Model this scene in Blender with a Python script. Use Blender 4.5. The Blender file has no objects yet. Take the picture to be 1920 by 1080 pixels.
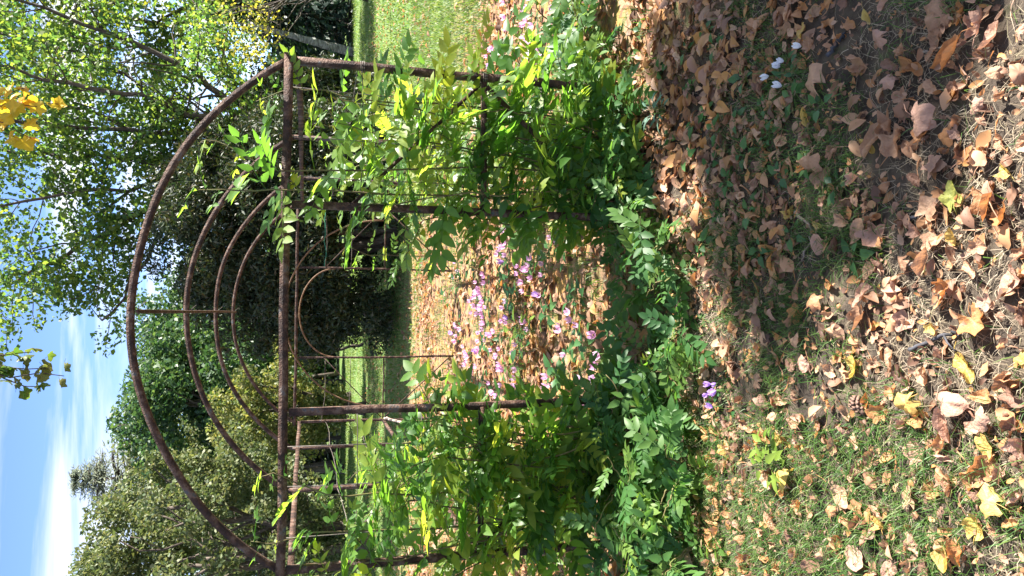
import bpy, math, random
import numpy as np
from mathutils import Vector, Matrix

rng = np.random.default_rng(11)
random.seed(5)
scene = bpy.context.scene
COL = scene.collection

# ------------------------------------------------------------------ camera
F_PX, CX, CY = 1400.0, 960.0, 540.0
PITCH, YAW, ROLL = math.radians(15.45), math.radians(2.05), math.radians(0.9)
CAM = np.array([0.0, 0.0, 1.6])
fwd = np.array([math.sin(YAW) * math.cos(PITCH), math.cos(YAW) * math.cos(PITCH), -math.sin(PITCH)])
rgt = np.array([math.cos(YAW), -math.sin(YAW), 0.0])
upv = np.cross(rgt, fwd)
# the photograph was taken in portrait and is stored lying on its side
CAMX = -upv * math.cos(ROLL) + rgt * math.sin(ROLL)
CAMY = rgt * math.cos(ROLL) + upv * math.sin(ROLL)
cd = bpy.data.cameras.new('camera')
cd.sensor_width = 36.0
cd.lens = F_PX / 1920.0 * 36.0
cd.clip_start, cd.clip_end = 0.05, 2000.0
cam = bpy.data.objects.new('camera', cd)
m = Matrix.Identity(4)
for i in range(3):
    m[i][0], m[i][1], m[i][2], m[i][3] = CAMX[i], CAMY[i], -fwd[i], CAM[i]
cam.matrix_world = m
COL.objects.link(cam)
scene.camera = cam


def ray(px, py):
    d = fwd * F_PX + CAMX * (px - CX) - CAMY * (py - CY)
    return d / np.linalg.norm(d)


def on_ground(px, py, z=0.0):
    d = ray(px, py)
    return CAM + d * ((z - CAM[2]) / d[2])


def at_depth(px, py, Y):
    d = ray(px, py)
    return CAM + d * (Y / d[1])


def project(p):
    q = np.asarray(p, float) - CAM
    w = q @ fwd
    return CX + F_PX * (q @ CAMX) / w, CY - F_PX * (q @ CAMY) / w, w


# ------------------------------------------------------------------ sky, sun, exposure
SUN_AZ, SUN_EL = math.radians(80), math.radians(42)
sun_dir = Vector((math.sin(SUN_AZ) * math.cos(SUN_EL), math.cos(SUN_AZ) * math.cos(SUN_EL), math.sin(SUN_EL)))
world = bpy.data.worlds.new('World')
scene.world = world
world.use_nodes = True
nt = world.node_tree
nt.nodes.clear()
N = nt.nodes.new
L = nt.links.new
out = N('ShaderNodeOutputWorld')
bg = N('ShaderNodeBackground')
bg.inputs['Strength'].default_value = 0.095
sky = N('ShaderNodeTexSky')
sky.sky_type = 'NISHITA'
sky.sun_disc = False
sky.sun_elevation = SUN_EL
sky.sun_rotation = SUN_AZ
sky.air_density = 0.42
sky.dust_density = 0.1
sky.ozone_density = 3.0
tc = N('ShaderNodeTexCoord')
sep = N('ShaderNodeSeparateXYZ')
L(tc.outputs['Generated'], sep.inputs[0])
addz = N('ShaderNodeMath'); addz.operation = 'ADD'; addz.inputs[1].default_value = 0.12
L(sep.outputs['Z'], addz.inputs[0])
mx = N('ShaderNodeMath'); mx.operation = 'MAXIMUM'; mx.inputs[1].default_value = 0.05
L(addz.outputs[0], mx.inputs[0])
dx = N('ShaderNodeMath'); dx.operation = 'DIVIDE'
dy = N('ShaderNodeMath'); dy.operation = 'DIVIDE'
L(sep.outputs['X'], dx.inputs[0]); L(mx.outputs[0], dx.inputs[1])
L(sep.outputs['Y'], dy.inputs[0]); L(mx.outputs[0], dy.inputs[1])
cmb = N('ShaderNodeCombineXYZ')
L(dx.outputs[0], cmb.inputs[0]); L(dy.outputs[0], cmb.inputs[1])
mp = N('ShaderNodeMapping')
mp.inputs['Rotation'].default_value = (0, 0, math.radians(24))
mp.inputs['Scale'].default_value = (0.55, 1.9, 1)
mp.inputs['Location'].default_value = (7.1, 0.8, 0)
L(cmb.outputs[0], mp.inputs[0])
nz = N('ShaderNodeTexNoise')
nz.inputs['Scale'].default_value = 1.25
nz.inputs['Detail'].default_value = 7
nz.inputs['Roughness'].default_value = 0.55
nz.inputs['Distortion'].default_value = 0.5
L(mp.outputs[0], nz.inputs['Vector'])
cr = N('ShaderNodeValToRGB')
cr.color_ramp.elements[0].position = 0.42
cr.color_ramp.elements[0].color = (0, 0, 0, 1)
cr.color_ramp.elements[1].position = 0.64
cr.color_ramp.elements[1].color = (1, 1, 1, 1)
L(nz.outputs['Fac'], cr.inputs[0])
mix = N('ShaderNodeMix'); mix.data_type = 'RGBA'
mix.inputs['B'].default_value = (3.2, 3.25, 3.3, 1)
fm = N('ShaderNodeMath'); fm.operation = 'MULTIPLY'; fm.inputs[1].default_value = 0.9
L(cr.outputs['Color'], fm.inputs[0])
L(fm.outputs[0], mix.inputs['Factor'])
L(sky.outputs[0], mix.inputs['A'])
L(mix.outputs['Result'], bg.inputs['Color'])
L(bg.outputs[0], out.inputs['Surface'])

sl = bpy.data.lights.new('sun', 'SUN')
sl.energy = 5.0
sl.angle = math.radians(0.55)
sl.color = (1.0, 0.94, 0.85)
so = bpy.data.objects.new('sun', sl)
so.rotation_euler = sun_dir.to_track_quat('Z', 'Y').to_euler()
so.location = (20, 10, 20)
COL.objects.link(so)

vs = scene.view_settings
vs.view_transform = 'Standard'
vs.look = 'None'
vs.gamma = 1.0
vs.exposure = 2.35
vs.use_curve_mapping = False
scene.cycles.max_bounces = 7
scene.cycles.diffuse_bounces = 3
scene.cycles.glossy_bounces = 2
scene.cycles.transmission_bounces = 5
scene.cycles.use_denoising = True
scene.cycles.sample_clamp_indirect = 6


# ------------------------------------------------------------------ helpers
def tag(o, label=None, cat=None, group=None, kind=None):
    if label: o['label'] = label
    if cat: o['category'] = cat
    if group: o['group'] = group
    if kind: o['kind'] = kind
    return o


def empty(name, loc):
    o = bpy.data.objects.new(name, None)
    o.empty_display_size = 0.1
    o.location = tuple(float(v) for v in loc)
    COL.objects.link(o)
    return o


def link(name, mesh, parent=None, mat=None):
    o = bpy.data.objects.new(name, mesh)
    COL.objects.link(o)
    if parent is not None:
        o.parent = parent
    if mat is not None and not mesh.materials:
        mesh.materials.append(mat)
    return o


def np_mesh(name, V, F, mat=None, smooth=False):
    """V (n,3); F list of (k,3) or (k,4) arrays"""
    if not isinstance(F, (list, tuple)):
        F = [F]
    F = [np.asarray(f, np.int32) for f in F if len(f)]
    V = np.asarray(V, np.float32)
    me = bpy.data.meshes.new(name)
    me.vertices.add(len(V))
    me.vertices.foreach_set('co', V.ravel())
    nl = sum(f.size for f in F)
    npoly = sum(len(f) for f in F)
    me.loops.add(nl)
    me.loops.foreach_set('vertex_index', np.concatenate([f.ravel() for f in F]))
    me.polygons.add(npoly)
    tot = np.concatenate([np.full(len(f), f.shape[1], np.int32) for f in F])
    st = np.concatenate([[0], np.cumsum(tot)[:-1]]).astype(np.int32)
    me.polygons.foreach_set('loop_start', st)
    if smooth:
        me.polygons.foreach_set('use_smooth', np.ones(npoly, bool))
    me.update(calc_edges=True)
    if mat is not None:
        me.materials.append(mat)
    return me


class Geo:
    """collects pieces of geometry"""
    def __init__(s):
        s.v, s.q, s.t, s.n = [], [], [], 0

    def add(s, V, Q=None, T=None):
        V = np.asarray(V, float)
        if Q is not None and len(Q): s.q.append(np.asarray(Q) + s.n)
        if T is not None and len(T): s.t.append(np.asarray(T) + s.n)
        s.v.append(V); s.n += len(V)
        return s

    def box(s, c, dims, R=None):
        x, y, z = np.asarray(dims) / 2
        V = np.array([(-x, -y, -z), (x, -y, -z), (x, y, -z), (-x, y, -z), (-x, -y, z), (x, -y, z), (x, y, z), (-x, y, z)], float)
        if R is not None: V = V @ np.asarray(R).T
        return s.add(V + np.asarray(c), [(0, 3, 2, 1), (4, 5, 6, 7), (0, 1, 5, 4), (1, 2, 6, 5), (2, 3, 7, 6), (3, 0, 4, 7)])

    def sweep(s, P, prof, ref):
        """closed profile (k,2) swept along polyline P; ref = direction for the profile's second axis"""
        P = np.asarray(P, float); prof = np.asarray(prof, float); k = len(prof); n = len(P)
        T = np.gradient(P, axis=0); T /= np.linalg.norm(T, axis=1)[:, None]
        ref = np.broadcast_to(np.asarray(ref, float), T.shape)
        A = np.cross(ref, T); A /= np.linalg.norm(A, axis=1)[:, None] + 1e-9
        B = np.cross(T, A)
        V = (P[:, None, :] + A[:, None, :] * prof[None, :, 0, None] + B[:, None, :] * prof[None, :, 1, None]).reshape(-1, 3)
        i = np.arange(n - 1)[:, None] * k; j = np.arange(k)[None, :]; j2 = (j + 1) % k
        Q = np.stack([i + j, i + j2, i + k + j2, i + k + j], -1).reshape(-1, 4)
        s.add(V, Q)
        if k == 4:
            s.q.append(np.array([[3, 2, 1, 0], [0, 1, 2, 3]]) + np.array([[s.n - n * k], [s.n - k]]))
        return s

    def tube(s, P, r, k=6):
        P = np.asarray(P, float); n = len(P)
        r = np.broadcast_to(np.asarray(r, float), (n,))
        T = np.gradient(P, axis=0); T /= np.linalg.norm(T, axis=1)[:, None] + 1e-9
        ref = np.where(np.abs(T[:, 2:3]) > 0.85, np.array([[1.0, 0.13, 0]]), np.array([[0, 0.11, 1.0]]))
        A = np.cross(ref, T); A /= np.linalg.norm(A, axis=1)[:, None] + 1e-9
        B = np.cross(T, A)
        a = np.arange(k) / k * 2 * math.pi
        V = (P[:, None, :] + (A[:, None, :] * np.cos(a)[None, :, None] + B[:, None, :] * np.sin(a)[None, :, None]) * r[:, None, None]).reshape(-1, 3)
        i = np.arange(n - 1)[:, None] * k; j = np.arange(k)[None, :]; j2 = (j + 1) % k
        Q = np.stack([i + j, i + j2, i + k + j2, i + k + j], -1).reshape(-1, 4)
        s.add(V, Q)
        cap = np.arange(k)
        tt = [(cap[0], cap[q + 1], cap[q]) for q in range(1, k - 1)] + [(cap[0] + (n - 1) * k, cap[q] + (n - 1) * k, cap[q + 1] + (n - 1) * k) for q in range(1, k - 1)]
        s.t.append(np.array(tt) + s.n - n * k)
        return s

    def mesh(s, name, mat=None, smooth=False, origin=(0, 0, 0)):
        F = []
        if s.q: F.append(np.concatenate(s.q))
        if s.t: F.append(np.concatenate(s.t))
        return np_mesh(name, np.concatenate(s.v) - np.asarray(origin, float), F, mat, smooth)


def rot_from(axis_dir, normal):
    """(n,3,3): x axis along axis_dir, z near normal"""
    X = axis_dir / (np.linalg.norm(axis_dir, axis=-1, keepdims=True) + 1e-9)
    Y = np.cross(normal, X); Y /= np.linalg.norm(Y, axis=-1, keepdims=True) + 1e-9
    Z = np.cross(X, Y)
    return np.stack([X, Y, Z], -1)


def scatter(V, T, pos, R, sc):
    """one mesh out of many copies of a small base mesh"""
    V = np.asarray(V, float); T = np.asarray(T)
    W = np.einsum('nij,kj->nki', R * np.asarray(sc)[:, None, None], V) + pos[:, None, :]
    k = len(V)
    F = T[None] + (np.arange(len(pos)) * k)[:, None, None]
    return W.reshape(-1, 3), F.reshape(-1, T.shape[1])


def vnoise(x, y, s=1.0, seed=0):
    x = np.asarray(x, float) / s; y = np.asarray(y, float) / s
    xi, yi = np.floor(x).astype(int), np.floor(y).astype(int)
    fx, fy = x - xi, y - yi
    fx, fy = fx * fx * (3 - 2 * fx), fy * fy * (3 - 2 * fy)

    def h(a, b):
        n = (a * 374761393 + b * 668265263 + seed * 2246822519) & 0xffffffff
        n = ((n ^ (n >> 13)) * 1274126177) & 0xffffffff
        return ((n ^ (n >> 16)) & 0xffff) / 65535.0
    return (h(xi, yi) * (1 - fx) + h(xi + 1, yi) * fx) * (1 - fy) + (h(xi, yi + 1) * (1 - fx) + h(xi + 1, yi + 1) * fx) * fy


def ground_z(x, y):
    x = np.asarray(x, float); y = np.asarray(y, float)
    near = np.exp(-(x * x + (y - 3) ** 2) / 120.0)
    return near * (0.045 * (vnoise(x, y, 0.55, 3) - 0.5) + 0.02 * (vnoise(x, y, 0.17, 4) - 0.5)) + 0.05 * (vnoise(x, y, 6.0, 8) - 0.5) * np.clip((y - 9) / 5, 0, 1)


# ------------------------------------------------------------------ materials
def new_mat(name):
    mt = bpy.data.materials.new(name)
    mt.use_nodes = True
    t = mt.node_tree
    t.nodes.clear()
    o = t.nodes.new('ShaderNodeOutputMaterial')
    return mt, t, o


def ramp(t, cols, pos=None):
    r = t.nodes.new('ShaderNodeValToRGB')
    e = r.color_ramp.elements
    n = len(cols)
    pos = pos or [i / (n - 1) for i in range(n)]
    while len(e) < n: e.new(0.5)
    for i, c in enumerate(cols):
        e[i].position = pos[i]
        e[i].color = (*c, 1)
    return r


def noise(t, scale, detail=4, rough=0.55, coord='Object', vec=None):
    n = t.nodes.new('ShaderNodeTexNoise')
    n.inputs['Scale'].default_value = scale
    n.inputs['Detail'].default_value = detail
    n.inputs['Roughness'].default_value = rough
    if vec is None:
        c = t.nodes.new('ShaderNodeTexCoord')
        vec = c.outputs[coord]
    t.links.new(vec, n.inputs['Vector'])
    return n


def leaf_mat(name, cols, trans, tfac=0.4, rough=0.5, per='island', spec=0.35, mottled=0.0, mscale=40.0, mcol=(0.1, 0.05, 0.02), crumple=0.0):
    """thin leaf: glossy cuticle over diffuse, light passing through"""
    mt, t, o = new_mat(name)
    if per == 'island':
        g = t.nodes.new('ShaderNodeNewGeometry'); rnd = g.outputs['Random Per Island']
    else:
        g = t.nodes.new('ShaderNodeObjectInfo'); rnd = g.outputs['Random']
    r = ramp(t, cols)
    t.links.new(rnd, r.inputs[0])
    col = r.outputs[0]
    if mottled > 0:
        n = noise(t, mscale, 4)
        rr = ramp(t, [(0, 0, 0), (1, 1, 1)], [0.42, 0.68])
        t.links.new(n.outputs['Fac'], rr.inputs[0])
        mm = t.nodes.new('ShaderNodeMath'); mm.operation = 'MULTIPLY'; mm.inputs[1].default_value = mottled
        t.links.new(rr.outputs[0], mm.inputs[0])
        mxn = t.nodes.new('ShaderNodeMix'); mxn.data_type = 'RGBA'
        t.links.new(mm.outputs[0], mxn.inputs['Factor'])
        t.links.new(col, mxn.inputs['A'])
        mxn.inputs['B'].default_value = (*mcol, 1)
        col = mxn.outputs['Result']
    p = t.nodes.new('ShaderNodeBsdfPrincipled')
    p.inputs['Roughness'].default_value = rough
    p.inputs['Specular IOR Level'].default_value = spec
    t.links.new(col, p.inputs['Base Color'])
    tr = t.nodes.new('ShaderNodeBsdfTranslucent')
    if crumple > 0:
        nc = noise(t, 55, 3)
        bc = t.nodes.new('ShaderNodeBump'); bc.inputs['Strength'].default_value = crumple; bc.inputs['Distance'].default_value = 0.012
        t.links.new(nc.outputs['Fac'], bc.inputs['Height'])
        t.links.new(bc.outputs[0], p.inputs['Normal']); t.links.new(bc.outputs[0], tr.inputs['Normal'])
    mt2 = t.nodes.new('ShaderNodeMix'); mt2.data_type = 'RGBA'; mt2.blend_type = 'MULTIPLY'
    mt2.inputs['Factor'].default_value = 1.0
    t.links.new(col, mt2.inputs['A'])
    mt2.inputs['B'].default_value = (*trans, 1)
    t.links.new(mt2.outputs['Result'], tr.inputs['Color'])
    ms = t.nodes.new('ShaderNodeMixShader')
    ms.inputs[0].default_value = tfac
    t.links.new(p.outputs[0], ms.inputs[1]); t.links.new(tr.outputs[0], ms.inputs[2])
    t.links.new(ms.outputs[0], o.inputs['Surface'])
    return mt


def solid_mat(name, cols, pos=None, scale=8, rough=0.8, spec=0.3, bump=0.0, bscale=60, detail=6, stretch=None):
    mt, t, o = new_mat(name)
    vec = None
    if stretch:
        c = t.nodes.new('ShaderNodeTexCoord'); mpn = t.nodes.new('ShaderNodeMapping')
        mpn.inputs['Scale'].default_value = stretch
        t.links.new(c.outputs['Object'], mpn.inputs[0]); vec = mpn.outputs[0]
    n = noise(t, scale, detail, 0.6, vec=vec)
    r = ramp(t, cols, pos)
    t.links.new(n.outputs['Fac'], r.inputs[0])
    p = t.nodes.new('ShaderNodeBsdfPrincipled')
    p.inputs['Roughness'].default_value = rough
    p.inputs['Specular IOR Level'].default_value = spec
    t.links.new(r.outputs[0], p.inputs['Base Color'])
    if bump > 0:
        n2 = noise(t, bscale, 5, vec=vec)
        b = t.nodes.new('ShaderNodeBump'); b.inputs['Strength'].default_value = bump; b.inputs['Distance'].default_value = 0.01
        t.links.new(n2.outputs['Fac'], b.inputs['Height']); t.links.new(b.outputs[0], p.inputs['Normal'])
    t.links.new(p.outputs[0], o.inputs['Surface'])
    return mt


M = {}
M['rust'] = solid_mat('rusty_steel', [(0.018, 0.011, 0.009), (0.034, 0.018, 0.014), (0.07, 0.034, 0.022), (0.14, 0.085, 0.06), (0.075, 0.085, 0.095)],
                      [0.3, 0.42, 0.52, 0.6, 0.7], scale=17, rough=0.72, bump=0.9, bscale=130)
M['rust_thin'] = solid_mat('brown_rusty_rod', [(0.05, 0.028, 0.018), (0.14, 0.075, 0.04), (0.22, 0.15, 0.09)], [0.3, 0.5, 0.7], scale=22, rough=0.75)
M['pale_wood'] = solid_mat('weathered_pale_wood', [(0.28, 0.2, 0.16), (0.45, 0.36, 0.3)], [0.35, 0.65], scale=18, stretch=(1, 1, 6))
M['wire'] = solid_mat('dull_wire', [(0.06, 0.05, 0.045), (0.14, 0.12, 0.1)], [0.4, 0.6], scale=30, rough=0.6)
M['string'] = solid_mat('green_string', [(0.03, 0.16, 0.09), (0.05, 0.22, 0.14)], [0.4, 0.6], scale=30)
M['bark'] = solid_mat('dark_bark', [(0.03, 0.023, 0.018), (0.075, 0.058, 0.046), (0.14, 0.115, 0.095)], [0.32, 0.5, 0.7], scale=9, bump=0.8, bscale=30, stretch=(3, 3, 0.6))
M['pale_bark'] = solid_mat('pale_birch_bark', [(0.05, 0.045, 0.04), (0.16, 0.15, 0.14), (0.3, 0.28, 0.27)], [0.35, 0.5, 0.65], scale=5, stretch=(1, 1, 5))
M['stem'] = solid_mat('vine_stem', [(0.06, 0.045, 0.02), (0.12, 0.10, 0.035), (0.10, 0.13, 0.035)], [0.35, 0.5, 0.65], scale=12, rough=0.7)
M['herb_stem'] = solid_mat('green_stem', [(0.07, 0.14, 0.03), (0.12, 0.2, 0.06)], [0.4, 0.6], scale=30)
M['twig'] = solid_mat('grey_brown_twig', [(0.09, 0.065, 0.05), (0.2, 0.16, 0.13), (0.3, 0.26, 0.22)], [0.35, 0.5, 0.7], scale=25, bump=0.5, bscale=120)
M['red_twig'] = solid_mat('red_brown_twig', [(0.12, 0.055, 0.035), (0.22, 0.11, 0.07)], [0.4, 0.6], scale=25)
M['dark_twig'] = solid_mat('dark_wet_twig', [(0.02, 0.02, 0.022), (0.06, 0.06, 0.07)], [0.4, 0.6], scale=25)

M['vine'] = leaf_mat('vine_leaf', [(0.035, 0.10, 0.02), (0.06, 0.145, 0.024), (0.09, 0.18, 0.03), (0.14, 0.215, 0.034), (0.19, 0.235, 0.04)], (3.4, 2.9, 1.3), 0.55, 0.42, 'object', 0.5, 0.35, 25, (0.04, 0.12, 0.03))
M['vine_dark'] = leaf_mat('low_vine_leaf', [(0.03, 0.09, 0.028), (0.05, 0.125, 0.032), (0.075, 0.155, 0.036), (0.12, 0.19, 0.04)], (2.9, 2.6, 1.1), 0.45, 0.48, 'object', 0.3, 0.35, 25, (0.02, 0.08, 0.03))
M['maple_yellow'] = leaf_mat('yellow_maple_leaf', [(0.42, 0.30, 0.03), (0.5, 0.38, 0.05), (0.38, 0.33, 0.04), (0.5, 0.26, 0.03)], (1.7, 1.6, 0.9), 0.5, 0.5, 'object', 0.3, 0.5, 30, (0.28, 0.25, 0.03))
M['maple_green'] = leaf_mat('turning_maple_leaf', [(0.045, 0.095, 0.02), (0.065, 0.12, 0.024), (0.13, 0.12, 0.03), (0.05, 0.10, 0.025)], (1.5, 1.8, 0.9), 0.42, 0.5, 'object', 0.3, 0.6, 30, (0.11, 0.10, 0.03))
M['crown_green'] = leaf_mat('broadleaf_crown', [(0.022, 0.06, 0.024), (0.04, 0.085, 0.024), (0.08, 0.13, 0.024), (0.17, 0.19, 0.03), (0.04, 0.09, 0.035)], (2.4, 2.2, 1.0), 0.42, 0.5)
M['crown_airy'] = leaf_mat('sunlit_airy_crown', [(0.03, 0.075, 0.032), (0.055, 0.11, 0.032), (0.095, 0.155, 0.036), (0.16, 0.205, 0.04), (0.05, 0.105, 0.045)], (2.1, 2.1, 1.1), 0.5, 0.5)
M['crown_lime'] = leaf_mat('lime_crown', [(0.07, 0.11, 0.035), (0.12, 0.155, 0.05), (0.18, 0.195, 0.07), (0.23, 0.22, 0.08)], (1.7, 1.6, 0.9), 0.4, 0.55)
M['crown_grey'] = leaf_mat('grey_green_crown', [(0.045, 0.075, 0.032), (0.08, 0.115, 0.045), (0.125, 0.155, 0.06), (0.18, 0.185, 0.10)], (1.5, 1.4, 0.9), 0.35, 0.55)
M['crown_deep'] = leaf_mat('deep_green_crown', [(0.02, 0.055, 0.03), (0.03, 0.075, 0.035), (0.05, 0.1, 0.04), (0.08, 0.13, 0.045)], (1.8, 1.7, 0.9), 0.35, 0.5)
M['yew'] = leaf_mat('yew_needles', [(0.010, 0.022, 0.011), (0.017, 0.034, 0.014), (0.026, 0.045, 0.017), (0.05, 0.062, 0.022), (0.055, 0.042, 0.022)], (1.5, 1.5, 0.8), 0.22, 0.5)
M['spruce'] = leaf_mat('spruce_needles', [(0.012, 0.03, 0.022), (0.02, 0.045, 0.03), (0.03, 0.06, 0.035)], (1.4, 1.4, 0.9), 0.2, 0.55)
M['larch'] = leaf_mat('blue_feathery_needles', [(0.13, 0.16, 0.14), (0.19, 0.22, 0.19), (0.25, 0.27, 0.23)], (1.4, 1.4, 1.1), 0.35, 0.55)
M['crown_yellow'] = leaf_mat('pale_yellow_green_leaf', [(0.2, 0.22, 0.04), (0.28, 0.27, 0.05), (0.34, 0.3, 0.06)], (1.7, 1.6, 0.9), 0.45, 0.5)
M['grass'] = leaf_mat('grass_blades', [(0.03, 0.085, 0.018), (0.05, 0.12, 0.022), (0.08, 0.15, 0.03), (0.13, 0.17, 0.05)], (1.7, 1.7, 0.8), 0.35, 0.5)
M['dry_grass'] = leaf_mat('dry_grass_blades', [(0.2, 0.155, 0.105), (0.3, 0.245, 0.175), (0.4, 0.335, 0.25), (0.25, 0.22, 0.13)], (1.2, 1.1, 0.9), 0.3, 0.6)
M['lawn_grass'] = leaf_mat('lawn_blades', [(0.07, 0.14, 0.035), (0.10, 0.175, 0.045), (0.145, 0.2, 0.06), (0.21, 0.22, 0.09)], (1.7, 1.7, 0.8), 0.35, 0.55)
M['litter'] = leaf_mat('leaf_litter', [(0.10, 0.055, 0.038), (0.23, 0.125, 0.08), (0.34, 0.195, 0.125), (0.38, 0.18, 0.07), (0.43, 0.275, 0.18), (0.44, 0.22, 0.075), (0.2, 0.115, 0.08), (0.40, 0.26, 0.18)], (1.4, 1.1, 0.8), 0.28, 0.6)
LEAFM = {
    'tan': leaf_mat('fallen_leaf_tan', [(0.33, 0.19, 0.115), (0.39, 0.24, 0.15), (0.46, 0.295, 0.19), (0.37, 0.20, 0.115)], (1.4, 1.1, 0.8), 0.25, 0.55, 'object', 0.3, 0.55, 26, (0.19, 0.095, 0.06), crumple=0.7),
    'brown': leaf_mat('fallen_leaf_brown', [(0.15, 0.08, 0.055), (0.2, 0.11, 0.075), (0.24, 0.14, 0.1), (0.17, 0.085, 0.055)], (1.4, 1.1, 0.8), 0.22, 0.55, 'object', 0.3, 0.5, 26, (0.09, 0.045, 0.03), crumple=0.7),
    'orange': leaf_mat('fallen_leaf_orange', [(0.40, 0.2, 0.085), (0.45, 0.25, 0.11), (0.42, 0.23, 0.13), (0.47, 0.27, 0.1)], (1.5, 1.1, 0.7), 0.32, 0.5, 'object', 0.3, 0.6, 26, (0.28, 0.11, 0.04), crumple=0.7),
    'yellow': leaf_mat('fallen_leaf_yellow', [(0.5, 0.37, 0.1), (0.52, 0.4, 0.15), (0.48, 0.32, 0.1)], (1.4, 1.3, 0.8), 0.35, 0.5, 'object', 0.3, 0.4, 26, (0.42, 0.24, 0.05), crumple=0.7),
    'pinkish': leaf_mat('fallen_leaf_pinkish', [(0.35, 0.205, 0.145), (0.41, 0.245, 0.175), (0.38, 0.235, 0.175)], (1.3, 1.1, 0.9), 0.22, 0.6, 'object', 0.25, 0.45, 26, (0.24, 0.14, 0.11), crumple=0.7),
    'lime': leaf_mat('fallen_leaf_lime', [(0.33, 0.36, 0.1), (0.38, 0.4, 0.13)], (1.4, 1.4, 0.7), 0.4, 0.45, 'object', 0.3, 0.3, 26, (0.4, 0.36, 0.06), crumple=0.7),
}
M['pink'] = leaf_mat('pink_petal', [(0.68, 0.38, 0.6), (0.72, 0.45, 0.66), (0.76, 0.54, 0.72)], (1.2, 1.1, 1.2), 0.4, 0.5, 'object')
M['violet'] = leaf_mat('violet_petal', [(0.46, 0.3, 0.64), (0.54, 0.38, 0.7)], (1.2, 1.1, 1.2), 0.4, 0.5, 'object')
M['white'] = leaf_mat('white_petal', [(0.74, 0.74, 0.8), (0.8, 0.8, 0.82)], (1.0, 1.0, 1.05), 0.35, 0.5, 'object')
M['herb'] = leaf_mat('herb_leaf', [(0.025, 0.085, 0.03), (0.04, 0.115, 0.035), (0.06, 0.14, 0.04)], (1.9, 1.9, 0.9), 0.35, 0.45, 'object', 0.45)
M['herb_lime'] = leaf_mat('young_herb_leaf', [(0.11, 0.19, 0.03), (0.16, 0.23, 0.04)], (1.9, 1.8, 0.8), 0.4, 0.45, 'object', 0.4)
M['silver'] = leaf_mat('silver_fern_leaf', [(0.10, 0.19, 0.14), (0.14, 0.24, 0.18)], (1.4, 1.5, 1.2), 0.3, 0.5, 'object', 0.4)
M['cone'] = solid_mat('pine_cone_scales', [(0.06, 0.035, 0.025), (0.17, 0.10, 0.075), (0.26, 0.17, 0.13)], [0.35, 0.5, 0.7], scale=60)


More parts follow.
